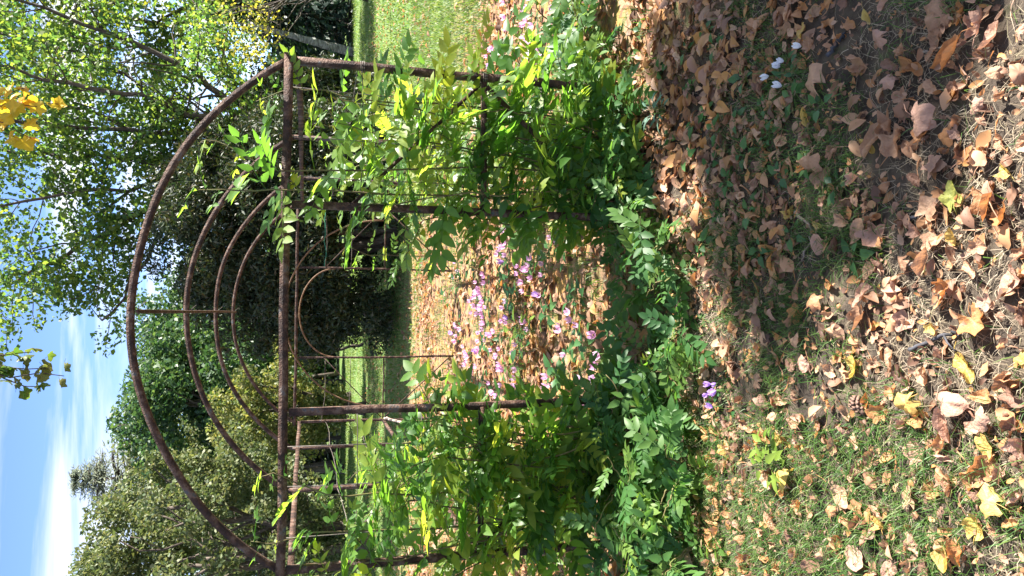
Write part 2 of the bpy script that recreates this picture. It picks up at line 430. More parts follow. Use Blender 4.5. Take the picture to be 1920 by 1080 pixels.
def ground_material():
    mt, t, o = new_mat('garden_soil_and_lawn')
    c = t.nodes.new('ShaderNodeTexCoord')
    vec = c.outputs['Object']
    # near: dark soil with straw and moss
    n1 = noise(t, 7, 8, 0.65, vec=vec)
    soil = ramp(t, [(0.028, 0.023, 0.02), (0.06, 0.048, 0.038), (0.10, 0.08, 0.058), (0.06, 0.085, 0.03)], [0.3, 0.46, 0.6, 0.72])
    t.links.new(n1.outputs['Fac'], soil.inputs[0])
    # fallen-leaf carpet: cells coloured like leaves
    vo = t.nodes.new('ShaderNodeTexVoronoi'); vo.inputs['Scale'].default_value = 17
    nw = noise(t, 9, 3, vec=vec)
    va = t.nodes.new('ShaderNodeVectorMath'); va.operation = 'MULTIPLY_ADD'
    va.inputs[1].default_value = (0.12, 0.12, 0.12)
    t.links.new(nw.outputs['Color'], va.inputs[0]); t.links.new(vec, va.inputs[2])
    t.links.new(va.outputs[0], vo.inputs['Vector'])
    sp = t.nodes.new('ShaderNodeSeparateColor')
    t.links.new(vo.outputs['Color'], sp.inputs[0])
    lc = ramp(t, [(0.07, 0.045, 0.03), (0.2, 0.11, 0.07), (0.3, 0.19, 0.12), (0.1, 0.12, 0.04), (0.36, 0.2, 0.07), (0.24, 0.15, 0.1)])
    t.links.new(sp.outputs['Red'], lc.inputs[0])
    # lawn
    n3 = noise(t, 1.3, 8, 0.6, vec=vec)
    lw = ramp(t, [(0.06, 0.115, 0.03), (0.09, 0.155, 0.04), (0.14, 0.185, 0.06), (0.2, 0.185, 0.1)], [0.3, 0.47, 0.6, 0.74])
    t.links.new(n3.outputs['Fac'], lw.inputs[0])
    # where: distance along the garden, with a ragged border
    sx = t.nodes.new('ShaderNodeSeparateXYZ'); t.links.new(vec, sx.inputs[0])
    nb = noise(t, 0.55, 6, 0.6, vec=vec)
    wob = t.nodes.new('ShaderNodeMath'); wob.operation = 'MULTIPLY_ADD'; wob.inputs[1].default_value = 5.0
    xr = t.nodes.new('ShaderNodeMapRange'); xr.inputs['From Min'].default_value = 0.8; xr.inputs['From Max'].default_value = 3.0
    xr.inputs['To Max'].default_value = 4.2
    t.links.new(sx.outputs['X'], xr.inputs['Value'])
    yx = t.nodes.new('ShaderNodeMath'); t.links.new(sx.outputs['Y'], yx.inputs[0]); t.links.new(xr.outputs['Result'], yx.inputs[1])
    t.links.new(nb.outputs['Fac'], wob.inputs[0]); t.links.new(yx.outputs[0], wob.inputs[2])
    def step(a, b):
        mr = t.nodes.new('ShaderNodeMapRange'); mr.interpolation_type = 'SMOOTHSTEP'
        mr.inputs['From Min'].default_value = a; mr.inputs['From Max'].default_value = b
        t.links.new(wob.outputs[0], mr.inputs['Value'])
        return mr.outputs['Result']
    m1 = t.nodes.new('ShaderNodeMix'); m1.data_type = 'RGBA'
    t.links.new(step(5.5, 6.6), m1.inputs['Factor']); t.links.new(soil.outputs[0], m1.inputs['A']); t.links.new(lc.outputs[0], m1.inputs['B'])
    m2 = t.nodes.new('ShaderNodeMix'); m2.data_type = 'RGBA'
    t.links.new(step(13.0, 17.0), m2.inputs['Factor']); t.links.new(m1.outputs['Result'], m2.inputs['A']); t.links.new(lw.outputs[0], m2.inputs['B'])
    p = t.nodes.new('ShaderNodeBsdfPrincipled')
    p.inputs['Roughness'].default_value = 0.9
    p.inputs['Specular IOR Level'].default_value = 0.15
    t.links.new(m2.outputs['Result'], p.inputs['Base Color'])
    nb2 = noise(t, 45, 6, 0.7, vec=vec)
    b = t.nodes.new('ShaderNodeBump'); b.inputs['Strength'].default_value = 0.7; b.inputs['Distance'].default_value = 0.02
    t.links.new(nb2.outputs['Fac'], b.inputs['Height']); t.links.new(b.outputs[0], p.inputs['Normal'])
    t.links.new(p.outputs[0], o.inputs['Surface'])
    return mt


# ------------------------------------------------------------------ the ground
def grade(lo, hi, fine_lo, fine_hi, n_f, n_c):
    a = np.linspace(fine_lo, fine_hi, n_f)
    g = np.geomspace(1, hi - fine_hi + 1, n_c) - 1
    h = np.geomspace(1, fine_lo - lo + 1, n_c) - 1
    return np.concatenate([fine_lo - h[:0:-1], a, fine_hi + g[1:]])


gx = grade(-600, 600, -3.2, 3.2, 130, 30)
gy = grade(-600, 900, 0.4, 9.0, 170, 34)
GX, GY = np.meshgrid(gx, gy)
GZ = ground_z(GX, GY)
nx_, ny_ = len(gx), len(gy)
idx = np.arange(nx_ * ny_).reshape(ny_, nx_)
gq = np.stack([idx[:-1, :-1], idx[:-1, 1:], idx[1:, 1:], idx[1:, :-1]], -1).reshape(-1, 4)
ground = link('ground', np_mesh('ground', np.stack([GX, GY, GZ], -1).reshape(-1, 3), gq, ground_material(), True))
tag(ground, 'garden ground of dark soil, leaf carpet and green lawn', kind='structure')


# ------------------------------------------------------------------ trees
def leaf_cloud(centers, radii, counts, size, up=0.4, flat=1.0, seed=0, narrow=0.55, shell=0.0):
    r = np.random.default_rng(seed)
    cen = np.repeat(centers, counts, axis=0)
    rad = np.repeat(radii, counts)
    n = len(cen)
    d = r.normal(size=(n, 3)); d /= np.linalg.norm(d, axis=1)[:, None]
    u = r.random(n) ** (1 / 3.0)
    u = shell + (1 - shell) * u
    off = d * (u * rad)[:, None]
    off[:, 2] *= flat
    pos = cen + off
    nrm = r.normal(size=(n, 3)); nrm[:, 2] += up * 2
    nrm /= np.linalg.norm(nrm, axis=1)[:, None]
    ax = np.cross(nrm, r.normal(size=(n, 3)))
    ax[:, 2] -= 0.25
    R = rot_from(ax, nrm)
    sc = size * r.uniform(0.6, 1.35, n)
    V = [(-0.5, 0, 0), (-0.05, narrow / 2, 0.06), (0.5, 0, -0.04), (-0.05, -narrow / 2, 0.06)]
    return scatter(V, np.array([(0, 1, 2, 3)]), pos, R, sc)


def wander(a, b, n, amp, r, sag=0.0):
    a, b = np.asarray(a, float), np.asarray(b, float)
    t = np.linspace(0, 1, n)[:, None]
    P = a + (b - a) * t
    Ln = np.linalg.norm(b - a)
    w = np.cumsum(r.normal(size=(n, 3)), 0)
    w = w - w[0] - t * (w[-1] - w[0])
    P = P + w * amp * Ln / math.sqrt(n)
    P[:, 2] += sag * Ln * np.sin(math.pi * t[:, 0])
    return P


def ellipsoid_points(n, c, rad, r, inner=0.35):
    d = r.normal(size=(n, 3)); d /= np.linalg.norm(d, axis=1)[:, None]
    u = inner + (1 - inner) * r.random(n) ** 0.5
    return np.asarray(c) + d * u[:, None] * np.asarray(rad)


def broadleaf(name, label, cat, base, crown_c, crown_r, n_clump, clump_r, n_leaf, leaf, mat, bark, trunk_r, seed, group=None,
              fork=0.35, limbs_as_parts=False, n_limb=14, up=0.4, stems=1, flat=0.75, narrow=0.6, inner=0.35, floor=0.15):
    """tapered trunk, limbs that reach into the crown, leaf clumps of uneven size around the limb ends"""
    r = np.random.default_rng(seed)
    base = np.asarray(base, float); crown_c = np.asarray(crown_c, float); crown_r = np.asarray(crown_r, float)
    root = empty(name, base)
    tag(root, label, cat, group)
    C = ellipsoid_points(n_clump, crown_c, crown_r, r, inner)
    C[:, 2] = np.maximum(C[:, 2], floor + 0.2)
    R_ = clump_r * r.uniform(0.55, 1.35, n_clump)
    g = Geo()
    tops = []
    for s in range(stems):
        off = np.array([math.cos(s * 2.4), math.sin(s * 2.4), 0]) * trunk_r * (0 if stems == 1 else 2.2)
        topp = crown_c + np.array([off[0] * 3, off[1] * 3, crown_r[2] * 0.35]) + r.normal(size=3) * 0.25 * crown_r * (0 if stems == 1 else 1)
        P = wander(base + off - [0, 0, 0.1], topp, 10, 0.05, r)
        g.tube(P, np.linspace(trunk_r, trunk_r * 0.3, 10) * np.r_[1.3, np.ones(9)], 8)
        tops.append(P)
    limbs = []
    order = r.permutation(n_clump)[:n_limb]
    for k, ci in enumerate(order):
        P = tops[k % stems]
        f = fork + (0.95 - fork) * r.random()
        zc = C[ci, 2]
        j = min(max(int(f * 9), 1), 8)
        while j > 1 and P[j, 2] > zc: j -= 1
        Q = wander(P[j], C[ci], 8, 0.10, r, 0.06)
        rad = np.linspace(trunk_r * 0.42 * (1 - 0.4 * j / 9), trunk_r * 0.08, 8)
        gg = Geo() if limbs_as_parts else g
        gg.tube(Q, rad, 6)
        for q in range(3):
            e = Q[3 + q] + r.normal(size=3) * clump_r * 0.5
            gg.tube(wander(Q[2 + q], e, 5, 0.12, r), np.linspace(rad[3 + q] * 0.6, 0.008, 5), 5)
        if limbs_as_parts: limbs.append(gg)
    link('trunk', g.mesh('trunk', bark, True, base), root)
    for gg in limbs:
        link('limb', gg.mesh('limb', bark, True, base), root)
    w = R_ ** 2; cnt = np.maximum((n_leaf * w / w.sum()).astype(int), 3)
    V, Fq = leaf_cloud(C, R_, cnt, leaf, up, flat, seed + 1, narrow)
    keep = V.reshape(-1, 4, 3)[:, :, 2].min(1) > floor
    Fq = Fq[keep]
    cr_ = link('crown', np_mesh('crown', V - base, Fq, mat), root)
    cr_['kind'] = 'stuff'
    return root


def conifer(name, label, base, h, rad, mat, bark, seed, n_whorl=16, per=7, n_leaf=26, leaf=0.3, droop=0.3, group=None, start=0.06, cat='tree', lean=(0, 0), narrow=0.35):
    r = np.random.default_rng(seed)
    base = np.asarray(base, float)
    root = empty(name, base)
    tag(root, label, cat, group)
    g = Geo()
    top = base + np.array([lean[0], lean[1], h])
    P = wander(base - [0, 0, 0.1], base + (top - base) * 0.97, 8, 0.01, r)
    g.tube(P, np.linspace(h * 0.022, 0.015, 8), 7)
    C, D = [], []
    for k in range(n_whorl):
        f = start + (0.98 - start) * min(max((k + r.normal() * 0.3) / (n_whorl - 1), 0), 1)
        L_ = rad * (1 - f) ** 0.8 * r.uniform(0.8, 1.15) + 0.12
        o_ = base + (top - base) * f
        a0 = r.random() * 6.28
        for q in range(per):
            a = a0 + q * 6.283 / per + r.normal() * 0.2
            d = np.array([math.cos(a), math.sin(a), 0.12 - droop * r.uniform(0.5, 1.3)])
            e = o_ + d * L_ * r.uniform(0.75, 1.1)
            g.tube(np.array([o_, (o_ + e) / 2 + [0, 0, 0.06 * L_], e]), [h * 0.005, h * 0.003, 0.005], 4)
            t = r.random(n_leaf) ** 0.7
            sp = L_ * 0.16 + 0.06
            c = o_ + (e - o_) * t[:, None] + r.normal(size=(n_leaf, 3)) * [sp, sp, sp * 0.35]
            C.append(c); D.append(np.broadcast_to(d, c.shape) + r.normal(size=c.shape) * 0.45 - [0, 0, droop * 0.6])
    link('trunk', g.mesh('trunk', bark, True, base), root)
    C = np.concatenate(C); D = np.concatenate(D)
    nrm = r.normal(size=C.shape) * 0.5 + [0, 0, 1]
    R = rot_from(D, nrm)
    V = [(-0.5, 0, 0), (0.0, narrow / 2, 0.03), (0.5, 0, -0.05), (0.0, -narrow / 2, 0.03)]
    V, Fq = scatter(V, np.array([(0, 1, 2, 3)]), C, R, leaf * r.uniform(0.6, 1.3, len(C)))
    keep = V.reshape(-1, 4, 3)[:, :, 2].min(1) > 0.03
    cr_ = link('crown', np_mesh('crown', V - base, Fq[keep], mat), root)
    cr_['kind'] = 'stuff'
    return root


def yew(name, label, base, rx, ry, h, seed, n=60000, leaf=0.14):
    """dense dark shrub: sprays of needles all over an irregular dome"""
    r = np.random.default_rng(seed)
    base = np.asarray(base, float)
    root = empty(name, base)
    tag(root, label, 'shrub')
    g = Geo()
    for k in range(9):
        a = r.random() * 6.28
        e = base + np.array([math.cos(a) * rx * 0.6, math.sin(a) * ry * 0.6, h * r.uniform(0.5, 0.85)])
        g.tube(wander(base + [math.cos(a) * 0.15, math.sin(a) * 0.15, -0.05], e, 8, 0.08, r), np.linspace(0.09, 0.015, 8), 6)
    link('trunk', g.mesh('trunk', M['bark'], True, base), root)
    nc = 520
    d = r.normal(size=(nc, 3)); d[:, 2] = np.abs(d[:, 2]) * 0.9 - 0.25; d /= np.linalg.norm(d, axis=1)[:, None]
    u = r.uniform(0.5, 1.0, nc) ** 0.6 + (r.random(nc) < 0.12) * r.uniform(0.03, 0.16, nc)
    c = base + d * u[:, None] * np.array([rx, ry, h * 0.62]) + [0, 0, h * 0.36]
    c[:, 2] = np.maximum(c[:, 2], 0.2)
    ns_ = 90
    a_ = r.random(ns_) * 6.283; q_ = r.uniform(0.72, 1.0, ns_)
    c[:ns_] = base + np.column_stack([np.cos(a_) * rx * q_, np.sin(a_) * ry * q_, r.uniform(0.15, h * 0.3, ns_)])
    rad = 0.14 + 0.36 * r.random(nc)
    V, Fq = leaf_cloud(c, rad, np.maximum((n * rad ** 2 / (rad ** 2).sum()).astype(int), 4), leaf, 0.2, 0.6, seed + 1, 0.3)
    keep = V.reshape(-1, 4, 3)[:, :, 2].min(1) > 0.05
    cr_ = link('crown', np_mesh('crown', V - base, Fq[keep], M['yew']), root)
    cr_['kind'] = 'stuff'
    return root


# the dark evergreens straight behind the arbour
yew('yew', 'broad dark evergreen shrub right behind the far doorway of the arbour', (1.55, 13.9, 0), 2.1, 1.6, 4.2, 101, 120000, 0.105)
yew('yew', 'smaller dark evergreen shrub showing beside the right-hand outer post', (3.9, 17.4, 0), 1.6, 1.4, 3.3, 103, 60000, 0.12)
# spreading tree above them, its limbs fanning out
sb = np.array([3.35, 15.6, 0.0])
spread = empty('spreading_tree', sb)
tag(spread, 'tall airy spreading tree rising behind the dark evergreen, limbs fanning out', 'tree')
r = np.random.default_rng(201)
link('trunk', Geo().tube(wander(sb - [0, 0, 0.1], sb + [0.05, 0, 2.4], 7, 0.03, r), np.linspace(0.24, 0.17, 7), 9).mesh('trunk', M['bark'], True, sb), spread)
LIMBS = [[(455, 245), (385, 232), (300, 195), (180, 165), (60, 140), (-90, 100)], [(450, 258), (375, 250), (240, 242), (100, 232), (-90, 222)], [(440, 285), (330, 312), (210, 305), (90, 288), (-70, 270)],
         [(440, 300), (300, 380), (185, 438), (80, 500), (0, 540)], [(450, 230), (400, 160), (320, 100), (200, 55), (60, 10), (-80, -30)], [(445, 310), (330, 420), (250, 520), (190, 600)],
         [(460, 240), (440, 150), (400, 70), (350, -20)], [(450, 262), (300, 268), (150, 200), (20, 190), (-120, 170)], [(445, 280), (320, 345), (120, 370), (-60, 390)], [(445, 250), (340, 215), (190, 110), (50, 70), (-90, 60)]]
tips = []
for li, pts in enumerate(LIMBS):
    depth = 15.6 + r.uniform(-1.6, 1.6) * np.linspace(0, 1, len(pts))
    Q = np.array([sb + [0, 0, 2.2]] + [at_depth(a, b, d) for (a, b), d in zip(pts, depth)])
    t = np.linspace(0, len(Q) - 1, 16)
    Q = np.stack([np.interp(t, np.arange(len(Q)), Q[:, q]) for q in range(3)], -1)
    Q[1:-1] = (Q[:-2] + 2 * Q[1:-1] + Q[2:]) / 4
    Q[1:] += r.normal(size=(15, 3)) * 0.045
    rad = np.linspace(0.085 if li < 5 else 0.06, 0.018, 16)
    g = Geo().tube(Q, rad, 7)
    for q in range(3, 16):
        for z in range(2):
            d = r.normal(size=3) * [0.9, 0.7, 0.55] + (Q[min(q + 1, 15)] - Q[q - 1]) * 0.7
            e = Q[q] + d / np.linalg.norm(d) * r.uniform(0.5, 1.6)
            W = wander(Q[q], e, 6, 0.1, r, 0.05)
            g.tube(W, np.linspace(rad[q] * 0.42, 0.005, 6), 4)
            tips.append(W[-1]); tips.append(W[4]); tips.append(W[2])
    link('limb', g.mesh('limb', M['bark'], True, sb), spread)
tips = np.array(tips)
sx_, sy_, _w = np.array([project(p) for p in tips]).T
keep = ~(((sx_ - 255) ** 2 + (sy_ - 115) ** 2 < 42 ** 2) | ((sx_ - 385) ** 2 + (sy_ - 185) ** 2 < 45 ** 2)) & (tips[:, 2] > 2.6)
tips = tips[keep]
extra = ellipsoid_points(34, (2.3, 15.7, 7.6), (3.6, 2.4, 3.0), r, 0.3)
extra = extra[extra[:, 2] > 4.2]
tips = np.concatenate([tips, extra])
trad = 0.14 + 0.4 * r.random(len(tips)) ** 1.5
V, Fq = leaf_cloud(tips, trad, (8 + 330 * trad ** 2).astype(int), 0.092, 0.35, 0.8, 202, 0.75)
cs = link('crown', np_mesh('crown', V - sb, Fq, M['crown_airy']), spread); cs['kind'] = 'stuff'
broadleaf('broadleaf_tree', 'bright green broadleaf tree at the far right behind the lawn', 'tree', (9.2, 21.5, 0), (8.8, 21.0, 7.2), (3.8, 3.0, 3.6),
          70, 0.8, 20000, 0.14, M['crown_green'], M['bark'], 0.22, 207, fork=0.2, n_limb=16, inner=0.3, floor=3.4)
broadleaf('broadleaf_tree', 'broad tree standing further right beside the lawn, casting shade over it', 'tree', (14.5, 23.5, 0), (14.2, 23.3, 6.0), (3.4, 3.0, 2.8),
          60, 0.9, 14000, 0.16, M['crown_green'], M['bark'], 0.2, 209, fork=0.25, n_limb=12, inner=0.3, floor=2.0)
broadleaf('young_tree', 'thin young tree with sparse pale yellow leaves before the dark spruces', 'tree', (7.1, 15.5, 0), (5.75, 15.3, 2.9), (1.15, 0.9, 0.85),
          30, 0.3, 620, 0.08, M['crown_yellow'], M['bark'], 0.04, 211, n_limb=12, inner=0.2, floor=1.9)
# left of the arbour
broadleaf('dark_tree', 'deep green dense tree with sunlit top left of the ridge bar', 'tree', (-3.0, 27.0, 0), (-3.1, 27.0, 4.6), (2.5, 2.3, 2.9),
          110, 0.75, 34000, 0.17, M['crown_deep'], M['bark'], 0.2, 221, n_limb=14, up=0.6, inner=0.45)
broadleaf('dark_tree', 'tall green tree behind the right shoulder of the deep green tree', 'tree', (-0.6, 33.0, 0), (-0.6, 33.0, 5.0), (2.4, 2.2, 3.4),
          80, 0.9, 20000, 0.2, M['crown_deep'], M['bark'], 0.2, 223, n_limb=12, up=0.6, inner=0.45)
broadleaf('lime_bush', 'sunlit yellow green bush in front of the deep green tree', 'bush', (-2.6, 20.5, 0), (-2.65, 20.5, 2.3), (1.15, 1.0, 1.75),
          80, 0.4, 13000, 0.11, M['crown_lime'], M['bark'], 0.07, 227, n_limb=16, stems=3, inner=0.4)
broadleaf('lime_bush', 'small hanging yellow green bush under the edge of the dark evergreen', 'bush', (-0.75, 21.5, 0), (-0.75, 21.5, 1.75), (0.75, 0.7, 0.75),
          36, 0.28, 4200, 0.1, M['crown_lime'], M['bark'], 0.05, 229, n_limb=10, stems=2, inner=0.4, floor=0.6)
broadleaf('grey_green_tree', 'large grey green bushy tree at the left edge', 'tree', (-5.3, 18.0, 0), (-5.3, 18.0, 3.3), (2.4, 1.8, 2.9),
          150, 0.45, 40000, 0.1, M['crown_grey'], M['bark'], 0.13, 231, n_limb=20, stems=3, inner=0.5)
broadleaf('olive_tree', 'pale olive green tree between the deep green tree and the feathery conifer', 'tree', (-6.2, 30.5, 0), (-6.2, 30.5, 5.2), (2.3, 2.0, 3.4),
          90, 0.7, 22000, 0.16, M['crown_grey'], M['bark'], 0.16, 235, n_limb=14, inner=0.45)
conifer('feathery_conifer', 'feathery pale blue conifer top above the left bushes', (-7.2, 36, 0), 11.4, 5.2, M['larch'], M['bark'], 241, 46, 8, 26, 0.34, 0.05, narrow=0.14)
conifer('feathery_conifer', 'second feathery blue conifer, half hidden beside the taller one', (-8.9, 38, 0), 10.6, 5.0, M['larch'], M['bark'], 243, 44, 8, 26, 0.34, 0.05, narrow=0.14)
for k, (x, y, h, rd) in enumerate([(8.6, 31.5, 4.6, 2.4), (11.6, 30.0, 5.6, 2.5), (14.4, 32.0, 5.5, 2.4), (5.6, 33.0, 4.8, 2.2)]):
    conifer('spruce', ['dark spruce behind the leaning pale trunk', 'tall dark spruce at the right edge of the lawn', 'outermost dark spruce on the right', 'dark spruce partly hidden by the spreading tree'][k],
            (x, y, 0), h, rd, M['spruce'], M['bark'], 301 + k, 22, 8, 30, 0.36, 0.45, 'dark spruces along the lawn edge', start=0.02)
# leaning birch trunk at the wood's edge
b0, b1 = on_ground(634, 95), at_depth(515, 58, 29.0)
b0 = np.array([b0[0] * 28.5 / b0[1], 28.5, 0.0])
lb = empty('leaning_birch', b0)
tag(lb, 'pale leaning birch trunk before the dark spruces', 'tree')
rr_ = np.random.default_rng(77)
P = wander(b0 - [0, 0, 0.1], b1, 9, 0.03, rr_)
P = np.vstack([P, P[-1] + (P[-1] - P[-2]) * 2.5])
link('trunk', Geo().tube(P, np.linspace(0.19, 0.09, 10), 8).mesh('trunk', M['pale_bark'], True, b0), lb)
Cb = P[-1] + rr_.normal(size=(16, 3)) * [0.9, 0.7, 0.6]
V, Fq = leaf_cloud(Cb, np.full(16, 0.55), np.full(16, 70), 0.1, 0.3, 0.7, 78)
cb = link('crown', np_mesh('crown', V - b0, Fq, M['crown_green']), lb); cb['kind'] = 'stuff'

# thin trunks of the dark wood on the left, each a tree
k = 0
for py, Y in [(700, 36), (716, 33), (733, 38), (748, 34), (768, 36), (785, 33.5), (806, 37), (822, 34), (842, 36), (866, 33), (885, 37), (905, 34.5), (930, 36), (952, 33.5), (975, 36), (1003, 34), (1030, 36), (1062, 34)]:
    p = at_depth(600, py, Y)
    b = np.array([p[0], Y, 0.0])
    r = np.random.default_rng(400 + k)
    root = empty('woodland_tree', b)
    o_ = ['first', 'second', 'third', 'fourth', 'fifth', 'sixth', 'seventh', 'eighth', 'ninth', 'tenth', 'eleventh', 'twelfth', 'thirteenth', 'fourteenth', 'fifteenth', 'sixteenth', 'seventeenth', 'eighteenth'][k]
    tag(root, 'thin dark trunk in the shaded wood, %s counted from the dark evergreen leftwards' % o_, 'tree', 'thin trunks in the shaded wood')
    h = r.uniform(6.0, 7.5)
    P = wander(b - [0, 0, 0.1], b + [r.normal() * 0.4, r.normal() * 0.3, h], 7, 0.015, r)
    link('trunk', Geo().tube(P, np.linspace(0.11, 0.04, 7), 6).mesh('trunk', M['bark'], True, b), root)
    c = b + [0, 0, h * 0.68] + r.normal(size=(18, 3)) * [1.0, 0.8, 1.1]
    c[:, 2] = np.maximum(c[:, 2], 2.6)
    V, Fq = leaf_cloud(c, np.full(18, 0.8), np.full(18, 130), 0.2, 0.4, 0.7, 500 + k)
    cw = link('crown', np_mesh('crown', V - b, Fq, M['crown_deep']), root); cw['kind'] = 'stuff'
    k += 1

# the wood beyond, one mass
r = np.random.default_rng(600)
n = 700
cx_ = r.uniform(-45, 55, n); cy_ = r.uniform(39, 50, n)
cz_ = r.uniform(0.3, 1, n) * (6.0 + 1.6 * np.sin(cx_ * 0.35) + 1.2 * np.sin(cx_ * 0.9 + 1) - 3.0 * np.clip((cx_ - 3) / 3, 0, 1) * np.clip((20 - cx_) / 4, 0, 1))
n2_ = 420
cx_ = np.r_[cx_, r.uniform(-30, 40, n2_)]; cy_ = np.r_[cy_, r.uniform(37.2, 39.5, n2_)]; cz_ = np.r_[cz_, r.uniform(0.2, 3.2, n2_)]
n += n2_
V, Fq = leaf_cloud(np.stack([cx_, cy_, cz_], -1), r.uniform(0.9, 1.7, n), np.full(n, 110), 0.38, 0.4, 0.8, 601)
wood = link('far_wood', np_mesh('far_wood', V, Fq[V.reshape(-1, 4, 3)[:, :, 2].min(1) > 0.05], M['crown_deep']))
tag(wood, 'dark mass of woodland closing the garden behind all trees', 'woodland', kind='stuff')

# ------------------------------------------------------------------ the arbour
D1, SP_, HS, ZS, ZA = 3.52, 1.55, 1.15, 1.69, 2.32
YS = [D1 + SP_ * i for i in range(4)]
DOOR = 0.47
ZM = 0.775
arb = empty('arbour', (0, D1, 0))
tag(arb, 'rusty brown steel garden arbour tunnel with round arches and climbing vines', 'arbour')
ORG = np.array([0, D1, 0.0])


def apart(name, g, mat='rust', smooth=False, label=None, parent=None):
    o = link(name, g.mesh(name, M[mat], smooth, ORG), parent or arb)
    if label: o['label'] = label
    return o


def bar(a, b, w=0.042, h=None, ref=(0, 0, 1), n=5, amp=0.0, seed=0):
    h = h or w
    a, b = np.asarray(a, float), np.asarray(b, float)
    P = a + (b - a) * np.linspace(0, 1, n)[:, None]
    if amp:
        r = np.random.default_rng(seed)
        P[1:-1] += r.normal(size=(n - 2, 3)) * amp
    return Geo().sweep(P, [(-w / 2, -h / 2), (w / 2, -h / 2), (w / 2, h / 2), (-w / 2, h / 2)], ref)


def angle_bar(a, b, w=0.045, t=0.006, ref=(0, 1, 0), flip=1):
    """L-section steel"""
    P = np.asarray(a, float) + (np.asarray(b, float) - np.asarray(a, float)) * np.linspace(0, 1, 6)[:, None]
    r = np.random.default_rng(int(abs(P[0, 0] * 1000 + P[0, 1] * 77)) + 1)
    P[1:-1] += r.normal(size=(4, 3)) * 0.0025
    f = flip
    prof = [(-w / 2 * f, -w / 2), (w / 2 * f, -w / 2), (w / 2 * f, -w / 2 + t), ((-w / 2 + t) * f, -w / 2 + t), ((-w / 2 + t) * f, w / 2), (-w / 2 * f, w / 2)]
    if f < 0: prof = prof[::-1]
    return Geo().sweep(P, prof, ref)


Rarc = (HS ** 2 + (ZA - ZS) ** 2) / (2 * (ZA - ZS))
ang = math.asin(HS / Rarc)
for i, y in enumerate(YS):
    a = np.linspace(-ang, ang, 41)
    P = np.stack([Rarc * np.sin(a), np.full(41, y), Rarc * np.cos(a) - Rarc + ZA], -1)
    bw = np.random.default_rng(70 + i)
    for q in (2, 3, 5):
        P[:, 2] += 0.005 * bw.normal() * np.sin(q * a / ang * 1.57 + bw.random() * 6) * np.cos(a / ang * 1.57)
    w = 0.030 if i == 0 else 0.031
    g = Geo().sweep(P, [(-w / 2, -0.011), (w / 2, -0.011), (w / 2, 0.011), (-w / 2, 0.011)], (0, 1, 0))
    apart('arch_rib', g)
    if i in (0, 3):
        t_ = 0.04 if i == 0 else 0.03
        apart('tie_bar', bar((-HS - 0.03, y - 0.002, ZS), (HS + 0.03, y - 0.002, ZS), t_, t_, n=9, amp=0.003, seed=9 + i), label='straight rusty bar across the arch foot')
    for s in (-1, 1):
        ztop = ZS - (0.024 if i in (0, 3) else 0.0)
        apart('post', bar((s * HS, y, -0.15), (s * HS, y, ztop), 0.033 if i == 0 else 0.026, None, (0, 1, 0), 6, 0.003, 20 + i * 2 + s))
# ties of twisted wire where bars cross, and lumps of weld at the corners
def tie(p, ax, rad):
    a_ = np.linspace(0, 6.283 * 3, 28)
    u = np.cross(ax, [0.3, 0.5, 0.8]); u /= np.linalg.norm(u); v = np.cross(ax, u)
    P_ = np.asarray(p) + np.outer(np.cos(a_) * rad, u) + np.outer(np.sin(a_) * rad, v) + np.outer(np.linspace(-0.012, 0.012, 28), ax)
    P_ = np.vstack([P_, P_[-1] + u * 0.03 + np.array([0, 0, -0.02])])
    apart('wire_tie', Geo().tube(P_, 0.002, 4), 'wire')


for y in YS:
    tie((0.0, y + 0.004, ZA - 0.02), np.array([0, 1.0, 0]), 0.016)
for s in (-1, 1):
    for z in (ZM, 1.36, 0.47):
        tie((s * HS, YS[0], z), np.array([0, 0, 1.0]), 0.026)
    gw = Geo(); rw = np.random.default_rng(66 + s)
    for q in range(7):
        c_ = np.array([s * HS, YS[0] - 0.012, ZS - 0.014]) + rw.normal(size=3) * [0.014, 0.004, 0.009]
        gw.tube(np.array([c_ - [0.006, 0, 0], c_, c_ + [0.006, 0, 0.001]]), [0.003, 0.007, 0.003], 6)
    apart('weld', gw, 'rust', True)
# ridge and eaves rails
apart('ridge_bar', Geo().tube(np.array([(0.0, YS[0] - 0.01, ZA - 0.028), (0.0, YS[1], ZA - 0.03), (0.003, YS[2], ZA - 0.028), (0, YS[3] + 0.01, ZA - 0.028)]), 0.0095, 8), 'rust')
for s in (-1, 1):
    for j in range(3):
        apart('side_rail', bar((s * (HS + 0.002), YS[j] + 0.024, ZS - 0.045), (s * (HS + 0.002), YS[j + 1] - 0.024, ZS - 0.045), 0.034, 0.03, (0, 0, 1), 4, 0.004, 50 + j + s))
        apart('side_mid_rail', bar((s * HS, YS[j] + 0.023, ZM), (s * HS, YS[j + 1] - 0.018, ZM), 0.026, 0.026, (0, 0, 1), 4, 0.004, 60 + j + s))
